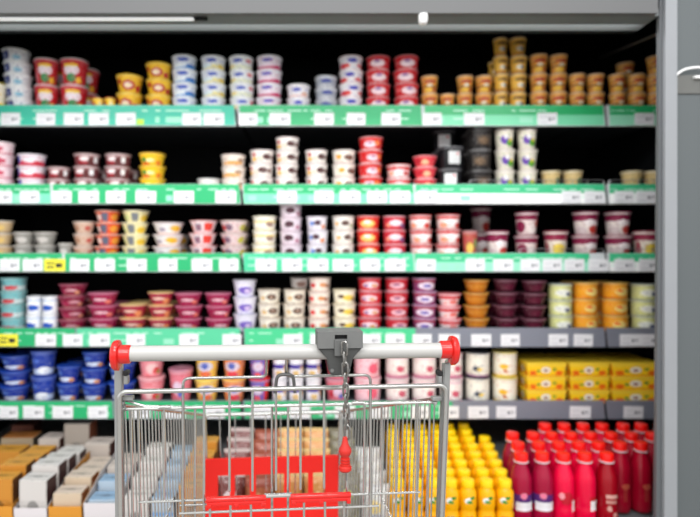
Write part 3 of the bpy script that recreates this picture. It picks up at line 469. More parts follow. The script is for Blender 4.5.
# which stacks have a twin just behind them that shows
BEHIND = {('top', 2): 2, ('top', 3): 2, ('top', 21): 3, ('top', 22): 3, ('top', 7): 2, ('top', 28): 3, ('second', 3): 2, ('second', 4): 2, ('second', 16): 3, ('second', 15): 3, ('third', 19): 2, ('third', 7): 2,
          ('fourth', 3): 3, ('fourth', 4): 2, ('fourth', 20): 3, ('fourth', 22): 3, ('fourth', 23): 3, ('fifth', 3): 2, ('fifth', 1): 3, ('fourth', 5): 2, ('fourth', 6): 2, ('fourth', 19): 3, ('third', 1): 2, ('third', 9): 3}
SKIPLVL = {('fourth', 12, 3): 0}
n_cups = 0
for shelf, rows in ST.items():
    zs = SHZ[shelf]; ysh = dict((r[0], r[3]) for r in ROWS)[shelf]
    counts = {}
    for e in rows: counts[e[4]] = counts.get(e[4], 0)+1
    seen = {}
    for si, (xa, xb, top, n, key) in enumerate(rows):
        dc = 1.853+(xb-xa)/2*1.89/F
        r = (xb-xa)/2*dc/F/1.015; cx = PX((xa+xb)/2, dc)
        toph = PZ(top, dc-r) if top < CY-20 else PZ(top, dc+r*.6)
        h = (toph-zs-.0005)/n
        (bmA, mA), (bmB, mB), desc, oname = cup_meshes(key, r, h)
        k = seen.get(key, 0); seen[key] = k+1
        place = 'its stack, ' if counts[key] == 1 else ORD[k]+'-from-left stack, '
        if n == 1 and counts[key] > 1: place = ORD[k]+' from left, '
        first = make(oname, bmA, mA, None, True); lid0 = make('lid', bmB, mB, first, True)
        used = False
        spec = [(dc, n, '')]
        if (shelf, si) in BEHIND: spec.append((dc+2*r+(.10 if (shelf, si) == ('third', 19) else .006), BEHIND[(shelf, si)], 'behind '))
        for dd, nn, bh in spec:
            for i in range(nn):
                if used:
                    o = first.copy(); COL.objects.link(o); l = lid0.copy(); COL.objects.link(l); l.parent = o
                else: o, l = first, lid0; used = True
                jx, jy = random.uniform(-.0018, .0018), random.uniform(-.002, .002)
                if shelf == 'top' and key == 'wblue': jx = -.0035*i+.004
                o.location = (cx+jx, dd+jy, zs+.0004+i*h)
                o.rotation_euler = (0, 0, random.uniform(-.22, .22))
                lab = (f"{desc}, {level_word(i, nn)} of {place}{shelf} shelf" if n > 1 else f"{desc}, standing alone, {place}{shelf} shelf").replace('standing alone, its stack,', 'standing alone,')
                if bh: lab = f"{desc}, {level_word(i, nn)} behind {'the' if counts[key]==1 else ORD[k]+'-from-left'} front stack, {shelf} shelf"
                tag(o, lab, oname.split('_')[-1] if oname.split('_')[0] not in ('yogurt', 'cheese') else oname.replace('_', ' '), f"{desc}s on the {shelf} shelf")
                n_cups += 1
# one tub tipped across two stacks on the fourth shelf
(bmA, mA), (bmB, mB), desc, oname = cup_meshes('tilt', .032, .036)
o = make(oname, bmA, mA, None, True); make('lid', bmB, mB, o, True)
o.location = (PX(299, 1.89), 1.895, PZ(288, 1.89)+.002); o.rotation_euler = (.1, .0, .3)
tag(o, 'greyish brown tub sitting on top of the brown-disc cream tubs, fourth shelf', 'yogurt tub')

# --------------------------------------------- yellow carton multipacks
zs = SHZ['fifth']
M_pack = pattern('pack_print', (255, 208, 30), [('e', .5, .55, .13, .3, (240, 232, 214)), ('e', .5, .5, .05, .12, (150, 80, 50)), ('e', .14, .3, .1, .22, (236, 110, 24)), ('e', .86, .3, .1, .22, (236, 110, 24)), ('e', .3, .45, .05, .12, (70, 140, 60)), ('e', .72, .62, .05, .12, (70, 140, 60)), ('b', 0, .08, (226, 130, 20)), ('b', .88, 1, (252, 220, 70))], .4, repeat=False, noise=.06)
M_packtop = pattern('pack_top_print', (245, 196, 30), [('e', .5, .5, .2, .26, (140, 90, 30)), ('e', .15, .5, .08, .2, (80, 110, 40)), ('e', .85, .5, .08, .2, (90, 110, 40))], .4, repeat=False, noise=.06)
pw = 38.5*1.88/F; hh = 13.4*1.88/F
for dep in range(2):
  for ci, cx in enumerate((541, 583, 628)):
    if dep == 0: h3 = 3
    else: h3 = 3
    for i in range(h3):
        w = (pw if ci < 2 else pw*1.24)/2-.001
        bm = bmesh.new()
        # sleeve: slightly waisted carton around two tubs, with lip
        fs = box(bm, (-w, -.045, 0), (w, .045, hh*.80))
        for f in fs:
            if f.normal.z > .7: f.material_index = 1
        for v in bm.verts:
            if v.co.z < .001: v.co.x *= .935; v.co.y *= .95
        o = make('yogurt_multipack', bm, [M_pack, M_packtop])
        bm = bmesh.new(); box(bm, (-w-.0015, -.0465, hh*.805), (w+.0015, .0465, hh*.97), bev=.0012); make('top_flange', bm, plain('pack_flange', (252, 214, 60), .35), o)
        for tx in (-.5, .5):
            pass
        o.location = (PX(cx if ci < 2 else cx+1, 1.9), 1.9+dep*.096, zs+.0004+i*hh)
        tag(o, f"yellow multipack carton, {['bottom','middle','topmost'][i]} layer, {['front','second','third'][dep]} row, {['beside the white pots','middle column','beside the grey pillar'][ci]}", 'yogurt multipack', 'yellow multipack cartons on the fifth shelf')

# ---------------------------------------------------------- yellow bottles
def yellow_bottle(fruit):
    m = pattern('yellow_bottle_'+fruit, (246, 176, 4), [('e', .42, .74, .11, .07, (236, 240, 236)), ('e', .6, .80, .10, .045, (30, 130, 50)), ('e', .5, .70, .12, .03, (50, 140, 60)), ('e', .5, .27, .22, .11, {'red': (205, 40, 40), 'blue': (50, 60, 120), 'orange': (236, 110, 30)}[fruit]), ('e', .72, .22, .12, .09, (130, 30, 40))], .3, noise=.1, coat=.1, spec=.3)
    bm = bmesh.new()
    lathe(bm, [(.022, 0), (.0235, .003), (.0244, .012), (.0244, .048), (.0212, .056), (.0212, .061), (.0244, .069), (.0245, .098), (.0235, .110), (.018, .118), (.0165, .121)], 24, reps=2)
    b = make('drink_bottle', bm, m, None, True)
    c = bmesh.new(); lathe(c, [(.0178, .1215), (.0185, .123), (.0185, .138), (.0172, .1415), (.013, .1425)], 20)
    make('bottle_cap', c, plain('yellow_cap', (255, 214, 10), .35), b, True)
    return b
ya = {k: yellow_bottle(k) for k in ('red', 'blue', 'orange')}; ubf = set()
yb = 0
cols = [(-1, 397.5, 'orange'), (0, 415.5, 'blue'), (1, 433, 'red'), (2, 450.5, 'blue'), (3, 467.5, 'red'), (4, 486.5, 'red'), (5, 505, 'orange')]
cn = ['first', 'second', 'third', 'fourth', 'fifth', 'sixth', 'seventh']
for ci, (c, xf, fr) in enumerate(cols):
    for k in range(8):
        d = 1.53+.054*k
        if ci == 6 and k > 5: continue
        xt = PX(xf, 1.53)+.006*k
        src = ya[fr]
        if fr not in ubf: o = src; ubf.add(fr)
        else:
            o = src.copy(); COL.objects.link(o)
            for ch in src.children: cc = ch.copy(); COL.objects.link(cc); cc.parent = o
        o.location = (xt+random.uniform(-.001, .001), d, deckz(d)+.0065-.0)
        o.rotation_euler = (0, 0, random.uniform(-.3, .3))
        tag(o, f"small yellow drink bottle, {cn[k] if k < 7 else 'last'} from the front, {cn[6-ci]} column from the red bottles", 'drink bottle', 'small yellow drink bottles in the bottom bin')
# ------------------------------------------------------------- red bottles
def red_bottle(key, body, feats):
    m = pattern('juice_'+key, body, feats, .22, coat=.15, spec=.3, noise=.05)
    bm = bmesh.new()
    lathe(bm, [(.026, 0), (.0285, .003), (.0298, .012), (.0298, .050), (.029, .055), (.0298, .060), (.0298, .118), (.029, .136), (.023, .155), (.0175, .168), (.0165, .176)], 28, reps=2)
    b = make('juice_bottle', bm, m, None, True)
    c = bmesh.new(); lathe(c, [(.0165, .1762), (.0205, .1768), (.0205, .180), (.0165, .1806)], 20); make('neck_ring', c, plain('neck_ring', (226, 200, 205), .4), b, True)
    c = bmesh.new(); lathe(c, [(.0188, .181), (.0192, .183), (.0192, .1985), (.0178, .202), (.014, .2028)], 22); make('bottle_cap', c, plain('red_cap', (244, 18, 14), .35), b, True)
    return b
RB = {
 'purple': red_bottle('purple', (158, 8, 52), [('r', .0, 1, .34, .52, (84, 40, 110)), ('r', .2, .82, .26, .40, (232, 228, 232)), ('e', .45, .5, .1, .05, (226, 120, 150))]),
 'pink': red_bottle('pink', (230, 8, 62), [('e', .45, .46, .22, .10, (190, 24, 44)), ('r', .62, .86, .24, .42, (236, 226, 226)), ('e', .3, .5, .09, .05, (236, 150, 160))]),
 'rose': red_bottle('rose', (222, 6, 58), [('r', .52, .86, .26, .42, (240, 232, 232)), ('r', .5, .86, .42, .49, (190, 30, 40))]),
 'dark': red_bottle('dark', (150, 4, 24), [('r', .3, .66, .46, .52, (214, 160, 150)), ('r', .3, .62, .38, .43, (200, 140, 130)), ('e', .4, .3, .07, .05, (206, 150, 140)), ('e', .58, .2, .08, .04, (206, 150, 140)), ('r', .36, .64, .12, .15, (190, 120, 110))]),
 'crim': red_bottle('crim', (166, 6, 38), [('e', .5, .45, .12, .05, (200, 90, 70)), ('r', .42, .54, .2, .4, (170, 50, 50))]),
}
used = set()
RC = [  # row depth, [(px, key)]
 (1.560, [(521, 'purple'), (542, 'purple'), (563, 'pink'), (584.5, 'rose'), (606.6, 'dark')]),
 (1.626, [(518, 'purple'), (538.5, 'purple'), (558.5, 'pink'), (578.5, 'pink'), (598.5, 'rose'), (620, 'crim'), (641, 'crim')]),
 (1.692, [(512.5, 'purple'), (533, 'purple'), (551.5, 'pink'), (571, 'pink'), (590.5, 'rose'), (611, 'dark'), (631.5, 'crim'), (652, 'crim')]),
 (1.758, [(545, 'pink'), (564, 'pink'), (583, 'rose'), (602, 'rose'), (623, 'crim'), (641, 'crim'), (661, 'crim')]),
]
for ri, (d, L) in enumerate(RC):
    for i, (x, key) in enumerate(L):
        if key in used:
            o = RB[key].copy(); COL.objects.link(o)
            for ch in RB[key].children: cc = ch.copy(); COL.objects.link(cc); cc.parent = o
        else: o = RB[key]; used.add(key)
        if ri == 1 and x > 610: d_ = d-.0
        else: d_ = d
        o.location = (PX(x, d_), d_, deckz(d_)+.007); o.rotation_euler = (0, 0, random.uniform(-.15, .15))
        adj = {'purple': 'dark red juice bottle with violet label', 'pink': 'bright pink juice bottle with red label', 'rose': 'rose red juice bottle with white label', 'dark': 'dark crimson juice bottle with pale lettering', 'crim': 'crimson juice bottle with faint label'}[key]
        tag(o, f"{adj}, {['front','second','third','back'][ri]} row, {ORD[i]} from the yellow bottles", 'juice bottle', 'red-capped juice bottles in the bottom bin')

# ---------------------------------------------------- boxes in the bottom
def carton(name, w, dp, h, mats, loc, rz=0, lid=None):
    bm = bmesh.new(); box(bm, (-w/2, -dp/2, 0), (w/2, dp/2, h), bev=.0)
    for f in bm.faces:
        f.normal_update()
        f.material_index = 1 if f.normal.z > .7 else (2 if abs(f.normal.x) > .7 else 0)
    bmesh.ops.bevel(bm, geom=list(bm.edges), offset=.0012, segments=1, affect='EDGES')
    o = make(name, bm, mats); o.location = loc; o.rotation_euler = (0, 0, rz)
    f = bmesh.new(); box(f, (-w/2+.003, -dp/2-.0008, h*.62), (w/2-.003, -dp/2-.0001, h*.985))
    make('tear_flap', f, mats[3] if len(mats) > 3 else mats[1], o)
    return o
def bxm(key, front, top, side, feats=None):
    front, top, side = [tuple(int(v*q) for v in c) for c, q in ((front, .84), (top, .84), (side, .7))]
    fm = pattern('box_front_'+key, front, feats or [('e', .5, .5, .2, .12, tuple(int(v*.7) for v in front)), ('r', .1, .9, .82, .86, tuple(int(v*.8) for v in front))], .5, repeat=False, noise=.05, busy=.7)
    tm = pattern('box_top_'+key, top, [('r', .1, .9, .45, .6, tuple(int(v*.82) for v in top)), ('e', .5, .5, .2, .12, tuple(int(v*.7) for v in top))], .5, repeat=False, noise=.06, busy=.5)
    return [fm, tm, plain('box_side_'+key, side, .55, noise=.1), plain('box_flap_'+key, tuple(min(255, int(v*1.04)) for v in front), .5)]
BX = {
 'orange': bxm('orange', (226, 150, 50), (240, 172, 60), (150, 90, 40)),
 'white': bxm('white', (236, 230, 226), (240, 236, 232), (84, 44, 46)),
 'cream': bxm('cream', (236, 212, 184), (240, 222, 204), (206, 120, 60)),
 'striped': bxm('striped', (220, 208, 196), (228, 216, 206), (110, 60, 50), [('b', .4, .5, (130, 80, 60)), ('b', .7, .76, (150, 100, 80))]),
 'tan': bxm('tan', (186, 166, 136), (206, 130, 60), (120, 110, 96)),
 'grey': bxm('grey', (176, 164, 152), (96, 92, 90), (150, 80, 50)),
 'brown': bxm('brown', (146, 80, 60), (110, 60, 50), (90, 40, 40)),
 'blue': bxm('blue', (200, 218, 234), (160, 196, 228), (90, 140, 200), [('b', .2, .3, (110, 160, 210)), ('b', .5, .6, (110, 160, 210)), ('b', .8, .88, (110, 160, 210))]),
}
bn = {'orange': 'orange', 'white': 'white', 'cream': 'cream and orange', 'striped': 'pale striped', 'tan': 'tan', 'grey': 'grey-topped', 'brown': 'brown', 'blue': 'blue and white'}
def tray(X, d0, w, L, hgt, c, label, emblem=None):
    """open display tray: front wall, two sides"""
    t = empty('display_tray', (X, d0, deckz(d0)+.003)); t.rotation_euler = (math.atan(.1), 0, 0); th = .002
    m = pattern('tray_front_'+label[:12].replace(' ', '_'), c, emblem or [('e', .5, .35, .2, .2, tuple(int(v*.8) for v in c))], .55, repeat=False, noise=.05)
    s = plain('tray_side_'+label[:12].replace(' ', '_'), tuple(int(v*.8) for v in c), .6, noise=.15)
    bm = bmesh.new(); box(bm, (-w/2, 0, 0), (w/2, th, hgt)); make('front_wall', bm, m, t)
    for sx in (-1, 1):
        bm = bmesh.new(); x0 = sx*(w/2-th/2)
        A = [(0+th, 0), (L, 0), (L, hgt*1.25), (L*.5, hgt*1.25), (th, hgt)]
        va = [bm.verts.new((x0-th/2, y, z)) for y, z in A]; vb = [bm.verts.new((x0+th/2, y, z)) for y, z in A]
        bm.faces.new(va); bm.faces.new(vb[::-1])
        for i in range(5): bm.faces.new((va[i], vb[i], vb[(i+1) % 5], va[(i+1) % 5]))
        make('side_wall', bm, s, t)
    tag(t, label, 'display tray', 'display trays in the bottom bin')
# lane: X, key, tray colour, list of (depth, width, box depth, top z at pixel y)
tray(-.866, 1.497, .088, .26, .09, (222, 150, 50), 'orange display tray at the far left of the bottom bin')
tray(-.772, 1.497, .090, .26, .085, (226, 220, 222), 'white display tray between the two orange trays', [('e', .5, .4, .12, .12, (130, 110, 130))])
tray(-.676, 1.497, .090, .28, .09, (214, 112, 40), 'orange display tray filled with cream boxes')
tray(-.578, 1.497, .092, .26, .10, (222, 220, 222), 'white display tray with a round purple emblem', [('e', .5, .3, .3, .34, (150, 60, 110)), ('e', .5, .3, .22, .24, (196, 140, 170))])
LANES = [
 (-.866, 'orange', [(1.53, 480), (1.60, 466), (1.67, 459), (1.74, 452), ]),
 (-.772, 'white', [(1.53, 481), (1.60, 466), (1.67, 459.5), (1.74, 454)]),
 (-.676, 'cream', [(1.53, 494), (1.60, 478), (1.67, 471), (1.74, 464)]),
 (-.578, 'striped', [(1.67, 467), (1.74, 460)]),
]
nl = {'orange': 'orange lane at the far left', 'white': 'lane between orange ones', 'cream': 'lane with brown sides', 'striped': 'lane above the emblem tray'}
for X, key, L in LANES:
    for i, (d, y) in enumerate(L):
        f0 = d-.028; h = PZ(y, f0)-deckz(f0)-.008
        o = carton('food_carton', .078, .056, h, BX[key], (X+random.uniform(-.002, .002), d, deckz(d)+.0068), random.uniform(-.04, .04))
        tag(o, f"{bn[key]} carton in the bottom bin, {ORD[i]} from the front of its lane", 'carton', f'{bn[key]} cartons in the bottom bin')
# rear boxes lying
for k, (x, y, d, w, key, lab) in enumerate([
   (10, 452, 1.80, .10, 'orange', 'orange-topped carton far left behind the orange lane'), (22, 438, 1.90, .11, 'tan', 'tan carton at the back behind the orange cartons'),
   (54, 439, 1.86, .072, 'striped', 'pale striped carton behind the white cartons'), (81, 424, 1.87, .085, 'grey', 'dark-topped carton with brown sides at the back'),
   (101, 444, 1.83, .085, 'striped', 'pale striped carton beside the trolley post, back row'), (73, 451, 1.815, .065, 'white', 'white carton wedged behind the cream cartons'),
   (27, 425, 2.02, .08, 'brown', 'brown carton deepest in the shade of the fifth shelf')]):
    f0 = d-.035; h = PZ(y, f0)-deckz(f0)-.012
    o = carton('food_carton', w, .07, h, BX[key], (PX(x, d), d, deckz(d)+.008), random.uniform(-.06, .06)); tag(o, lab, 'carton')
# items seen through the trolley
fr = [(-.578, 1.53, .085, 'blue', .095, 'blue and white striped carton, front of its tray'), (-.578, 1.60, .085, 'blue', .11, 'blue and white striped carton, second in its tray')]
for X, d, w, key, h, lab in fr:
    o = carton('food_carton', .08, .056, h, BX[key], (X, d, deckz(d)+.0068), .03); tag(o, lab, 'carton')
k = 0
for X, key, hs in [(-.484, 'white', (.10, .115, .13, .14)), (-.410, 'blue', (.10, .11, .12, .13)), (-.331, 'orange', (.13, .14, .15, .16))]:
    for i, h in enumerate(hs):
        d = 1.53+i*.07
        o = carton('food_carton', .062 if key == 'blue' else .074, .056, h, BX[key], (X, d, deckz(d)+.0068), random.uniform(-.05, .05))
        tag(o, f"{bn[key]} carton seen through the trolley, {ORD[i]} from the front", 'carton', f'{bn[key]} cartons behind the trolley')
# pillow bags
def bag(w, h, dp, mats, loc, rz):
    bm = bmesh.new(); nx, nz = 12, 14; lay = bm.loops.layers.uv.verify(); G = {}
    for s in (-1, 1):
        for i in range(nx+1):
            for j in range(nz+1):
                u, v = i/nx, j/nz
                b = (math.sin(PI*u)**.5)*(math.sin(PI*v)**.6)
                if b < 1e-6 and s == 1: G[s, i, j] = G[-1, i, j]; continue
                wr = .0025*math.sin(u*23+v*7)*b
                G[s, i, j] = bm.verts.new(((u-.5)*w*(1-.05*math.sin(PI*v)), s*dp/2*b+wr, v*h))
        for i in range(nx):
            for j in range(nz):
                q = [G[s, i, j], G[s, i+1, j], G[s, i+1, j+1], G[s, i, j+1]]
                f = bm.faces.new(q if s == -1 else q[::-1])
                for l in f.loops:
                    l[lay].uv = (min(max(l.vert.co.x/w+.5, .001), .999), min(max(l.vert.co.z/h, .001), .999))
    o = make('food_pouch', bm, mats[0], None, True); o.location = loc; o.rotation_euler = (-.08, 0, rz)
    c = bmesh.new(); box(c, (-w/2, -.001, h-.001), (w/2, .001, h+.010)); make('sealed_edge', c, mats[1], o)
    return o
PB = {
 'choc': ([pattern('pouch_choc', (110, 46, 40), [('e', .5, .6, .3, .18, (226, 206, 206)), ('e', .3, .3, .2, .12, (60, 26, 26)), ('e', .7, .25, .16, .1, (206, 150, 130)), ('b', 0, .1, (226, 214, 214))], .3, repeat=False, noise=.1, busy=1.0), plain('seal_choc', (206, 190, 186), .35)], 'dark brown and white food pouch'),
 'rust': ([pattern('pouch_rust', (170, 100, 66), [('e', .5, .55, .3, .2, (214, 150, 110)), ('e', .4, .25, .2, .12, (236, 226, 220)), ('b', .85, 1, (150, 70, 50))], .3, repeat=False, noise=.1, busy=1.0), plain('seal_rust', (160, 90, 70), .35)], 'rust brown food pouch'),
 'gold': ([pattern('pouch_gold', (206, 146, 80), [('e', .5, .55, .28, .2, (240, 214, 160)), ('e', .6, .3, .22, .12, (236, 230, 220)), ('e', .3, .7, .12, .1, (190, 120, 60))], .3, repeat=False, noise=.1, busy=1.0), plain('seal_gold', (230, 200, 140), .35)], 'golden tan food pouch'),
 'olive': ([pattern('pouch_olive', (110, 104, 84), [('e', .5, .7, .2, .1, (206, 204, 60)), ('e', .4, .4, .3, .16, (150, 146, 130)), ('e', .6, .15, .2, .08, (206, 204, 60))], .35, repeat=False, noise=.1, busy=1.0), plain('seal_olive', (130, 124, 104), .4)], 'olive grey food pouch with yellow marks'),
 'pale': ([pattern('pouch_pale', (206, 206, 204), [('e', .5, .6, .26, .14, (226, 200, 120)), ('e', .5, .3, .3, .14, (170, 176, 190)), ('b', 0, .1, (180, 180, 184))], .35, repeat=False, noise=.1, busy=1.0), plain('seal_pale', (216, 216, 216), .4)], 'pale grey food pouch'),
}
PL = [(-.225, 'choc'), (-.143, 'rust'), (-.061, 'gold'), (.021, 'gold'), (.103, 'olive'), (.183, 'pale')]
for li, (X, key) in enumerate(PL):
    for i in range(5):
        d = 1.53+i*.065; h = {'choc': .15, 'rust': .145, 'gold': .15, 'olive': .15, 'pale': .12}[key]+.004*i
        if key == 'pale' and i > 3: continue
        kk = key if not (key == 'choc' and i == 1) else 'choc'
        o = bag(.080, h, .05, PB[kk][0], (X+random.uniform(-.002, .002), d, deckz(d)+.004), random.uniform(-.05, .05))
        o.location.z += .0
        o.rotation_euler.x = -.03
        lane = '' if key != 'gold' else (', lane beside the rust pouches' if li == 2 else ', lane beside the olive pouches')
        tag(o, f"{PB[key][1]}{lane}, {ORD[i]} from the front", 'pouch', f'{PB[key][1]}s in the bottom bin')

# =================================================================== CART
M_wire = plain('chrome_wire_cart', (196, 196, 193), .25, .85, noise=.05)
M_dwire = plain('dark_steel', (112, 112, 112), .3, .8)
M_post = plain('post_metal', (166, 167, 166), .4, .5, noise=.12, scale=60)
M_red = plain('cart_red_plastic', (214, 18, 10), .22, coat=.5)
M_redp = plain('panel_red', (240, 26, 14), .5)
M_hand = plain('handle_white', (182, 181, 178), .38, coat=.15)
M_lock = plain('lock_grey', (108, 109, 108), .55, noise=.12, scale=150)
M_lockd = plain('lock_dark_grey', (66, 67, 66), .5, noise=.15, scale=150)
M_chain = plain('chain_steel', (150, 148, 145), .22, .95)
M_rub = plain('rubber', (40, 40, 42), .7)
yaw = math.radians(4.5); CC, SS = math.cos(yaw), math.sin(yaw)
xc, d0 = -.043, .90
cart = empty('shopping_trolley', (xc, d0, 0), yaw)
tag(cart, 'chrome wire shopping trolley with a white handle and red plastic fittings', 'shopping trolley')
def LX(px, ly):       # local x of a pixel column on the plane ly of the trolley
    k = (px-CX)/F
    return (k*(d0+ly*CC)-xc+ly*SS)/(CC-k*SS)
def LZ(py, px, ly):
    lx = LX(px, ly); return PZ(py, d0+lx*SS+ly*CC)
# handle
hz_ = LZ(352, 284, 0)
hl, hr = LX(121, 0), LX(449, 0)
bm = bmesh.new()
tube(bm, [(hl+.012, 0, hz_+.001), (hr-.012, 0, hz_-.001)], .0128, 24); make('handle_bar', bm, M_hand, cart, True)
for sx, x in ((-1, hl), (1, hr)):
    # collar
    bm = bmesh.new()
    tube(bm, [(x-sx*.016, 0, hz_), (x-sx*.014, 0, hz_), (x+sx*.006, 0, hz_)], [.0138, .0152, .0155], 24)
    # egg-shaped flange reaching down to the post
    prof = []
    for k in range(28):
        a = 2*PI*k/28
        rr = .0225; yy = math.cos(a)*rr*.95; zz = math.sin(a)*rr*(1.0 if math.sin(a) > 0 else 1.22)
        prof.append((yy, zz+hz_+.001))
    for xa, xb, s in ((x+sx*.001, x+sx*.0125, 1.0),):
        rings = []
        for xx, sc in ((xa, .84), (xa+sx*.002, 1.0), (xb-sx*.004, 1.0), (xb, .9), (xb+sx*.002, .7)):
            rings.append([bm.verts.new((xx, p[0]*sc, hz_+(p[1]-hz_)*sc)) for p in prof])
        for j in range(4):
            for k in range(28): bm.faces.new((rings[j][k], rings[j][(k+1) % 28], rings[j+1][(k+1) % 28], rings[j+1][k]))
        bm.faces.new(rings[0]); bm.faces.new(rings[-1])
    make('end_cap', bm, M_red, cart, True)
    # post: flat upright under the cap, down to the chassis
    bm = bmesh.new()
    pxT = 119 if sx < 0 else 449; xt = LX(119, .049) if sx < 0 else LX(446.5, .049); xbm = LX(120, .049) if sx < 0 else LX(440.5, .049)
    zt2 = hz_-.020; zb2 = LZ(517, pxT, .02)
    sl = (xbm-xt)/(zt2-zb2)
    def px_at(z): return xt+(zt2-z)*sl
    w = .0066
    for (za, zb_) in ((LZ(367, pxT, .02), .13),):
        vs = [(px_at(za)-w, .042, za), (px_at(za)+w, .042, za), (px_at(za)+w, .056, za), (px_at(za)-w, .056, za)]
        ve = [(px_at(.55)-w, .042, zb_), (px_at(.55)+w, .042, zb_), (px_at(.55)+w, .056, zb_), (px_at(.55)-w, .056, zb_)]
        A = [bm.verts.new(p) for p in vs]; B = [bm.verts.new(p) for p in ve]
        # keep slope only for the upper stretch
        Mid = [bm.verts.new((px_at(.55)+(w if i in (1, 2) else -w), (.042, .042, .056, .056)[i], .55)) for i in range(4)]
        for P_, Q_ in ((A, Mid), (Mid, B)):
            for i in range(4): bm.faces.new((P_[i], P_[(i+1) % 4], Q_[(i+1) % 4], Q_[i]))
        bm.faces.new(A); bm.faces.new(B)
    bmesh.ops.bevel(bm, geom=[e for e in bm.edges if abs((e.verts[0].co-e.verts[1].co).normalized().z) > .8], offset=.002, segments=2, affect='EDGES')
    post = make('upright_post', bm, M_post, cart, True)
    bm = bmesh.new(); tube(bm, [(px_at(za)+.001*sx, .010, hz_-.018), (px_at(za), .044, za+.004), (px_at(za), .049, za-.01)], .0045, 12); make('handle_neck', bm, M_wire, post, True)
    # bracket with dark rubber stop beside the post
    bx = px_at(.95)-sx*.0125
    bm = bmesh.new(); box(bm, (bx-.004, .042, LZ(388, pxT, .02)), (bx+.004, .056, LZ(379, pxT, .02)), bev=.002); make('latch_plate', bm, M_post, post)
    bm = bmesh.new(); box(bm, (bx-.0045, .040, LZ(378.8, pxT, .02)), (bx+.0045, .058, LZ(374, pxT, .02)), bev=.0018); make('rubber_stop', bm, M_rub, post)
    bm = bmesh.new()
    zc = LZ(402, pxT, .03); xx = px_at(zc)-sx*.014
    box(bm, (xx-.010, .044, zc-.002), (xx+.010, .056, zc+.005), bev=.001); box(bm, (xx-.009, .038, zc-.008), (xx-.004, .050, zc-.003), bev=.001)
    make('hinge_clip', bm, M_post, post)

# top loop of the basket (thick)
ly = .035; R4 = .0042
zr = LZ(388.5, 284, ly)
xl, xr = LX(119.5, ly), LX(446, ly)
bm = bmesh.new()
tube(bm, fillet([(LX(122, ly), ly, .53), (xl, ly, zr-.03), (xl, ly, zr), (xr, ly, zr), (xr, ly, zr-.03), (LX(438, ly), ly, .53)], .017, 8), R4, 12)
make('rear_rim', bm, M_wire, cart, True)
# rear gate: lower wire and verticals
g = .052
zg = LZ(405.5, 284, g)
gate = bmesh.new()
tube(gate, [(LX(122, g), g, zg), (LX(437, g), g, zg)], .0030, 8)
tube(gate, [(LX(125, g), g+.004, LZ(401, 125, g)), (LX(146, g), g+.002, zg+.003), (LX(160, g), g+.001, zg+.003)], .0022, 7)
def vert(bm, px, y0, y1, ly, r=.0023, px1=None):
    px1 = px if px1 is None else px1
    za = LZ(y0, 284, ly); zb_ = LZ(y1, 284, ly) if y1 < 518 else .54
    tube(bm, [(LX(px, ly), ly, za), (LX(px1, ly), ly, zb_)], r, 7)
zh = LZ(497, 284, g)
for px in (131, 138.5): vert(gate, px, 404, 600, g, .0021, px+3)
for px in (164, 195, 272, 288, 364.5): vert(gate, px, 406, 600 if px > 170 else 497, g+.004)
for px, p1 in ((382, 381), (396.5, 395)): vert(gate, px, 406, 600, g+.004, .0018, p1)
for px in (418, 430): vert(gate, px, 404, 600, g, .0021, px-4)
for px in (204, 229.5, 252.5, 276, 300.5, 324, 347): vert(gate, px, 389, 600 if px in (204, 347) else 490, g-.004)
# short wires below the hinge
for px in (210, 230.5, 251, 304, 325, 344): vert(gate, px, 501, 600, g-.010, .0022)
tube(gate, [(LX(180, g), g-.007, LZ(507.5, 284, g)), (LX(378, g), g-.007, LZ(507.5, 284, g))], .0022, 8)
tube(gate, [(LX(138, g), g, zh), (LX(208, g), g, zh)], .0021, 8); tube(gate, [(LX(346, g), g, zh), (LX(420, g), g, zh)], .0021, 8)
tube(gate, [(LX(264, g), g-.004, LZ(494, 284, g)), (LX(292, g), g-.004, LZ(494, 284, g))], .004, 8)
tube(gate, [(LX(180, g), g, LZ(501.5, 284, g)), (LX(208, g), g, LZ(501.5, 284, g))], .0018, 8)
tube(gate, [(LX(125, g), g, .54), (LX(436, g), g, .54)], .003, 8)
tube(gate, [(LX(124, g), g+.004, .66), (LX(437, g), g+.004, .66)], .002, 8)
make('gate_wires', gate, M_wire, cart, True)
# small crimp sleeves on the gate wire
for px in (165, 358):
    bm = bmesh.new(); tube(bm, [(LX(px-6, g), g-.002, zg+.0025), (LX(px+6, g), g-.002, zg+.0025)], .0034, 10); make('crimp_sleeve', bm, M_wire, cart, True)
# child-seat hanger wire
bm = bmesh.new(); h1 = .046
zA = LZ(376.5, 284, h1)
tube(bm, fillet([(LX(183, h1), h1, .545), (LX(183, h1), h1, zA), (LX(266.5, h1), h1, zA), (LX(266.5, h1), h1-.035, hz_-.006)], .012, 6), .0026, 9)
tube(bm, fillet([(LX(370.5, h1), h1, .545), (LX(370.5, h1), h1, zA), (LX(286, h1), h1, zA), (LX(286, h1), h1-.035, hz_-.006)], .012, 6), .0026, 9)
make('seat_hanger', bm, M_wire, cart, True)
# dark hook
bm = bmesh.new(); hk = .036
tube(bm, fillet([(LX(275, hk), hk, LZ(393, 284, hk)), (LX(277, hk), hk, LZ(374.5, 284, hk)), (LX(293, hk), hk, LZ(374.5, 284, hk)), (LX(295, hk), hk, LZ(393, 284, hk))], .010, 6), .0030, 10)
make('hook_clip', bm, M_dwire, cart, True)
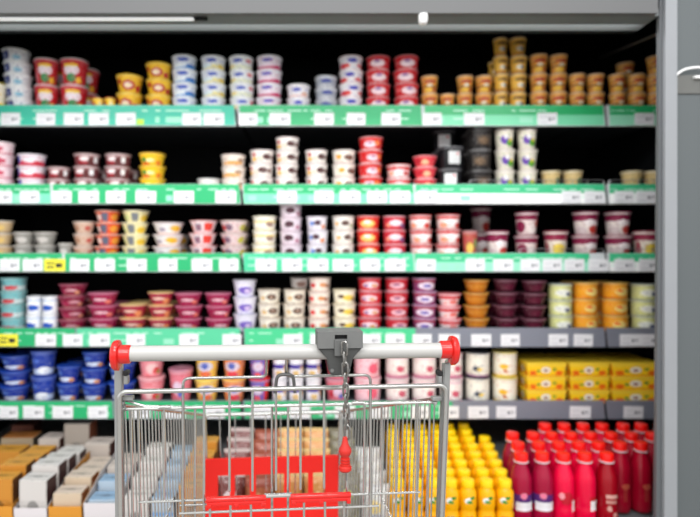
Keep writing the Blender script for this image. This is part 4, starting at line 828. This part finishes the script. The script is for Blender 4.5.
# red hinge bars
for pa, pb in ((206, 266), (290.5, 351)):
    bm = bmesh.new(); zz = LZ(494, 284, g); xa, xb = LX(pa, .038), LX(pb, .038)
    tube(bm, [(xa, .040, zz), (xa+.002, .040, zz), (xb-.002, .040, zz), (xb, .040, zz)], [.0035, .0052, .0052, .0035], 14)
    box(bm, (xa+.001, .035, zz-.009), (xb-.001, .043, zz-.003), bev=.0012)
    for q in (xa+.002, (xa+xb)/2-.003, xb-.008): box(bm, (q, .033, zz-.013), (q+.007, .041, zz-.006), bev=.0012)
    make('hinge_cover', bm, M_red, cart, True)
# front wall (far end): chrome frame, wires, red advertising panel
LF = .46
fl, frt = LX(204, LF), LX(341, LF); zf = PZ(413, d0+LF)
bm = bmesh.new()
tube(bm, fillet([(fl+.012, LF, .465), (fl, LF, zf), (frt, LF, zf), (frt-.012, LF, .465), (fl+.012, LF, .465)], .015), .0052, 8)
n = 9
for i in range(1, n):
    x = fl+(frt-fl)*i/n; tube(bm, [(x, LF, zf), (x*.94+(fl+frt)*.03, LF, .465)], .0016, 6)
make('front_frame', bm, M_wire, cart, True)
bm = bmesh.new()
pz1, pz0 = PZ(455, d0+LF), .48
wz1, wz0 = PZ(471, d0+LF), PZ(493, d0+LF)
xs = [LX(p, LF-.012) for p in (205, 218, 230, 235, 250, 256, 284, 290, 308, 313, 325, 338)]
Y0, Y1 = LF-.016, LF-.007
box(bm, (xs[0], Y0, wz1), (xs[-1], Y1, pz1)); box(bm, (xs[0], Y0, pz0), (xs[-1], Y1, wz0))
for a, b in ((0, 1), (2, 3), (4, 5), (6, 7), (8, 9), (10, 11)): box(bm, (xs[a], Y0, wz0), (xs[b], Y1, wz1))
bmesh.ops.remove_doubles(bm, verts=bm.verts, dist=1e-5)
make('advert_panel', bm, M_redp, cart)
# side walls
for sx in (-1, 1):
    bm = bmesh.new()
    xn = LX(124, .05) if sx < 0 else LX(436, .05); xf = fl if sx < 0 else frt
    zn = LZ(402, 284, .05)
    bn_, bf = .54, .465
    inn = .012
    def top(t): return Vector((xn+(xf-xn)*t, .05+(LF-.05)*t, zn+(zf-zn)*t))
    def bot(t): p = top(t); return Vector((p.x-sx*inn*(1-.4*t), p.y, bn_+(bf-bn_)*t))
    tube(bm, [top(0), top(1)], .0034, 8); tube(bm, [bot(0), bot(1)], .003, 8)
    for q in (.93,): tube(bm, [top(0).lerp(bot(0), q), top(1).lerp(bot(1), q)], .0018, 6)
    N_ = 27
    for i in range(0, N_):
        t_ = i/N_+.01; tube(bm, [top(t_), bot(t_)], .0015, 6)
    tube(bm, [top(.05).lerp(bot(.05), .95), top(.5).lerp(bot(.5), .55)], .0016, 6)
    make('side_wall', bm, M_wire, cart, True)
# basket floor
bm = bmesh.new()
bl, br_, fl2, fr2 = LX(124, .05)+.012, LX(436, .05)-.012, fl+.013, frt-.013
for i in range(11):
    u = i/10; tube(bm, [(bl+(br_-bl)*u, .055, .54), (fl2+(fr2-fl2)*u, LF-.01, .465)], .0018, 6)
for i in range(6):
    t_ = i/5; y = .055+(LF-.065)*t_
    tube(bm, [(bl+(fl2-bl)*t_, y, .54-.075*t_), (br_+(fr2-br_)*t_, y, .54-.075*t_)], .0022, 6)
make('basket_floor', bm, M_wire, cart, True)
# chassis with casters
bm = bmesh.new()
xL, xR = LX(121, .02), LX(441, .02)
tube(bm, fillet([(xL, .02, .56), (xL, .02, .16), (fl+.02, .47, .13), (frt-.02, .47, .13), (xR, .02, .16), (xR, .02, .56)], .03), .009, 10)
tube(bm, [(bl, .1, .53), (xL, .05, .45)], .006, 8); tube(bm, [(br_, .1, .53), (xR, .05, .45)], .006, 8)
tube(bm, [(fl+.03, .44, .468), (fl+.03, .46, .135)], .006, 8); tube(bm, [(frt-.03, .44, .468), (frt-.03, .46, .135)], .006, 8)
make('chassis', bm, M_post, cart, True)
for x, y in ((xL+.006, .05), (xR-.006, .05), (fl+.035, .455), (frt-.035, .455)):
    bm = bmesh.new(); box(bm, (x-.016, y-.012, .062), (x-.012, y+.012, .125)); box(bm, (x+.012, y-.012, .062), (x+.016, y+.012, .125)); box(bm, (x-.016, y-.012, .122), (x+.016, y+.012, .132))
    fk = make('caster_fork', bm, M_post, cart)
    bm = bmesh.new(); tube(bm, [(x-.0105, y, .062), (x-.009, y, .062), (x+.009, y, .062), (x+.0105, y, .062)], [.056, .0605, .0605, .056], 28); make('caster_wheel', bm, M_rub, fk, True)

# coin lock on the handle
lx0, lx1 = LX(317.5, -.02), LX(362.5, -.02); lc = (lx0+lx1)/2
zt3, zm, zb3 = LZ(331.5, 340, -.02), LZ(348, 340, -.02), LZ(375, 340, -.02)
lock = empty('coin_lock', (lc, 0, zm)); lock.parent = cart
hw = (lx1-lx0)/2
bm = bmesh.new()
ht, hbm = zt3-zm, zm-zb3
sw0, sw1 = LX(334.5, -.02)-lc, LX(347, -.02)-lc
sz0, sz1 = LZ(339, 340, -.02)-zm, LZ(334.5, 340, -.02)-zm
y0, y1 = -.024, .022
box(bm, (-hw, y0, 0), (sw0, y1, ht)); box(bm, (sw1, y0, 0), (hw, y1, ht)); box(bm, (sw0, y0, 0), (sw1, y1, sz0)); box(bm, (sw0, y0, sz1), (sw1, y1, ht)); box(bm, (sw0, y0+.01, sz0), (sw1, y1, sz1), mi=1)
make('lock_body', bm, [M_lock, M_rub], lock)
bm = bmesh.new()
prism(bm, [(-hw+.001, 0), (hw-.001, 0), (hw*.90, -.004), (hw*.52, -hbm*.40), (hw*.42, -hbm), (-hw*.42, -hbm), (-hw*.52, -hbm*.40), (-hw*.90, -.004)], -.021, .02)
bmesh.ops.bevel(bm, geom=list(bm.edges), offset=.0015, segments=2, affect='EDGES')
lo = make('lock_housing', bm, M_lockd, lock, False)
for sx in (-1, 1):
    bm = bmesh.new(); tube(bm, [(sx*hw*.36, -.0205, -hbm*.82), (sx*hw*.36, -.0235, -hbm*.82)], .003, 12); make('screw_head', bm, M_lock, lo, True)
bm = bmesh.new(); box(bm, (-.010, -.027, -.012), (.010, -.0235, ht*.55), bev=.001)
make('key_plate', bm, plain('lock_mid_grey', (92, 93, 92), .5), lock)
# chain: link by link
ch = empty('chain', (LX(344, -.03)-lc, -.034, 0)); ch.parent = lock
def link(a, b, turn, r=.0018, w=.0046):
    a, b = Vector(a), Vector(b); d = b-a; L = d.length/2; mid = (a+b)/2
    z = d.normalized(); x = Vector((1, 0, 0)); y = z.cross(x).normalized(); x = y.cross(z)
    s = x*math.cos(turn)+y*math.sin(turn)
    pts = []
    for k in range(20):
        t_ = 2*PI*k/20; cz = math.sin(t_); cs = math.cos(t_)
        zz = (L-w)*(1 if cz > 0 else -1 if cz < 0 else 0)+w*cz
        pts.append(mid+z*zz+s*w*cs)
    bm = bmesh.new(); tube(bm, pts, r, 7, closed=True); return make('chain_link', bm, M_chain, ch, True)
zc0 = LZ(345, 344, -.05)-zm; zc1 = LZ(441, 344, -.05)-zm
nL = 9; Ls = (zc0-zc1)/nL
for i in range(nL):
    a = zc0-i*Ls; xo = .0045*i/nL
    link((xo, .0005*math.sin(i), a+.003), (xo+.0005, .0, a-Ls-.003), (PI/2*(i % 2))+.5)
# red key plug
kx = .005
key = bmesh.new()
zk = LZ(440, 346, -.05)-zm
K = (LZ(440, 346, -.05)-LZ(476, 346, -.05))
prof = [(.0, .0), (.0035, -.0005), (.0042, -.06), (.0062, -.22), (.0105, -.34), (.0112, -.42), (.0095, -.50), (.0072, -.55), (.0068, -.60), (.0086, -.61), (.0086, -.64), (.0070, -.65), (.0070, -.68), (.0088, -.69), (.0088, -.72), (.0072, -.73), (.0072, -.76), (.0092, -.77), (.0092, -.80), (.0082, -.81), (.0112, -.85), (.0114, -.93), (.0085, -.98), (.003, -1.0), (0, -1.0)]
pp = [(r_*.93, z_*K if abs(z_) > .001 else z_) for r_, z_ in prof[1:-1]]
lathe(key, pp[::-1], 24)
o = make('key_plug', key, plain('plug_red', (206, 40, 30), .4, noise=.15, scale=80), lock, True); o.location = (LX(346.5, -.05)-lc, -.034, zk)
bm = bmesh.new(); box(bm, (-.0018, -.0012, -K-.014), (.0018, .0012, -K-.0005)); t2 = make('key_blade', bm, M_chain, lock); t2.location = o.location; t2.location.x += .0015

# ================================================================= LIGHTS
w = bpy.data.worlds.new('world'); SC.world = w; w.use_nodes = True
nt = w.node_tree; bg = nt.nodes['Background']
tc = nt.nodes.new('ShaderNodeTexCoord'); sp = nt.nodes.new('ShaderNodeSeparateXYZ'); rp = nt.nodes.new('ShaderNodeValToRGB')
mr = nt.nodes.new('ShaderNodeMapRange'); mr.inputs[1].default_value = -1; mr.inputs[2].default_value = 1
nt.links.new(tc.outputs['Generated'], sp.inputs[0]); nt.links.new(sp.outputs[2], mr.inputs[0]); nt.links.new(mr.outputs[0], rp.inputs[0])
cr = rp.color_ramp
cr.elements[0].position = 0; cr.elements[0].color = (.30, .29, .28, 1)
cr.elements[1].position = 1; cr.elements[1].color = (.8, .8, .8, 1)
for p, c in ((.40, (.42, .41, .40, 1)), (.48, (.78, .78, .78, 1)), (.53, (1.15, 1.15, 1.15, 1)), (.62, (1.0, 1.0, 1.0, 1)), (.75, (.7, .7, .7, 1))):
    e = cr.elements.new(p); e.color = c
nt.links.new(rp.outputs[0], bg.inputs[0]); bg.inputs[1].default_value = 1.0
def area(name, loc, rot, sx, sy, e, c=(1, 1, 1)):
    l = bpy.data.lights.new(name, 'AREA'); l.shape = 'RECTANGLE'; l.size = sx; l.size_y = sy; l.energy = e; l.color = c
    o = bpy.data.objects.new(name, l); COL.objects.link(o); o.location = loc; o.rotation_euler = rot; return o
area('aisle_lamp_near', (0, -.2, 3.0), (math.radians(32), 0, 0), 3.6, .25, 30)
area('top_shelf_fill', (-.1, 1.455, hz-.012), (math.radians(38), 0, 0), 2.0, .03, 3.8)  # added fill light under the hood, brightens the top shelf; no visible fixture
area('aisle_lamp_far', (0, -1.6, 3.0), (math.radians(48), 0, 0), 4.0, .3, 60)
print('cups', n_cups)
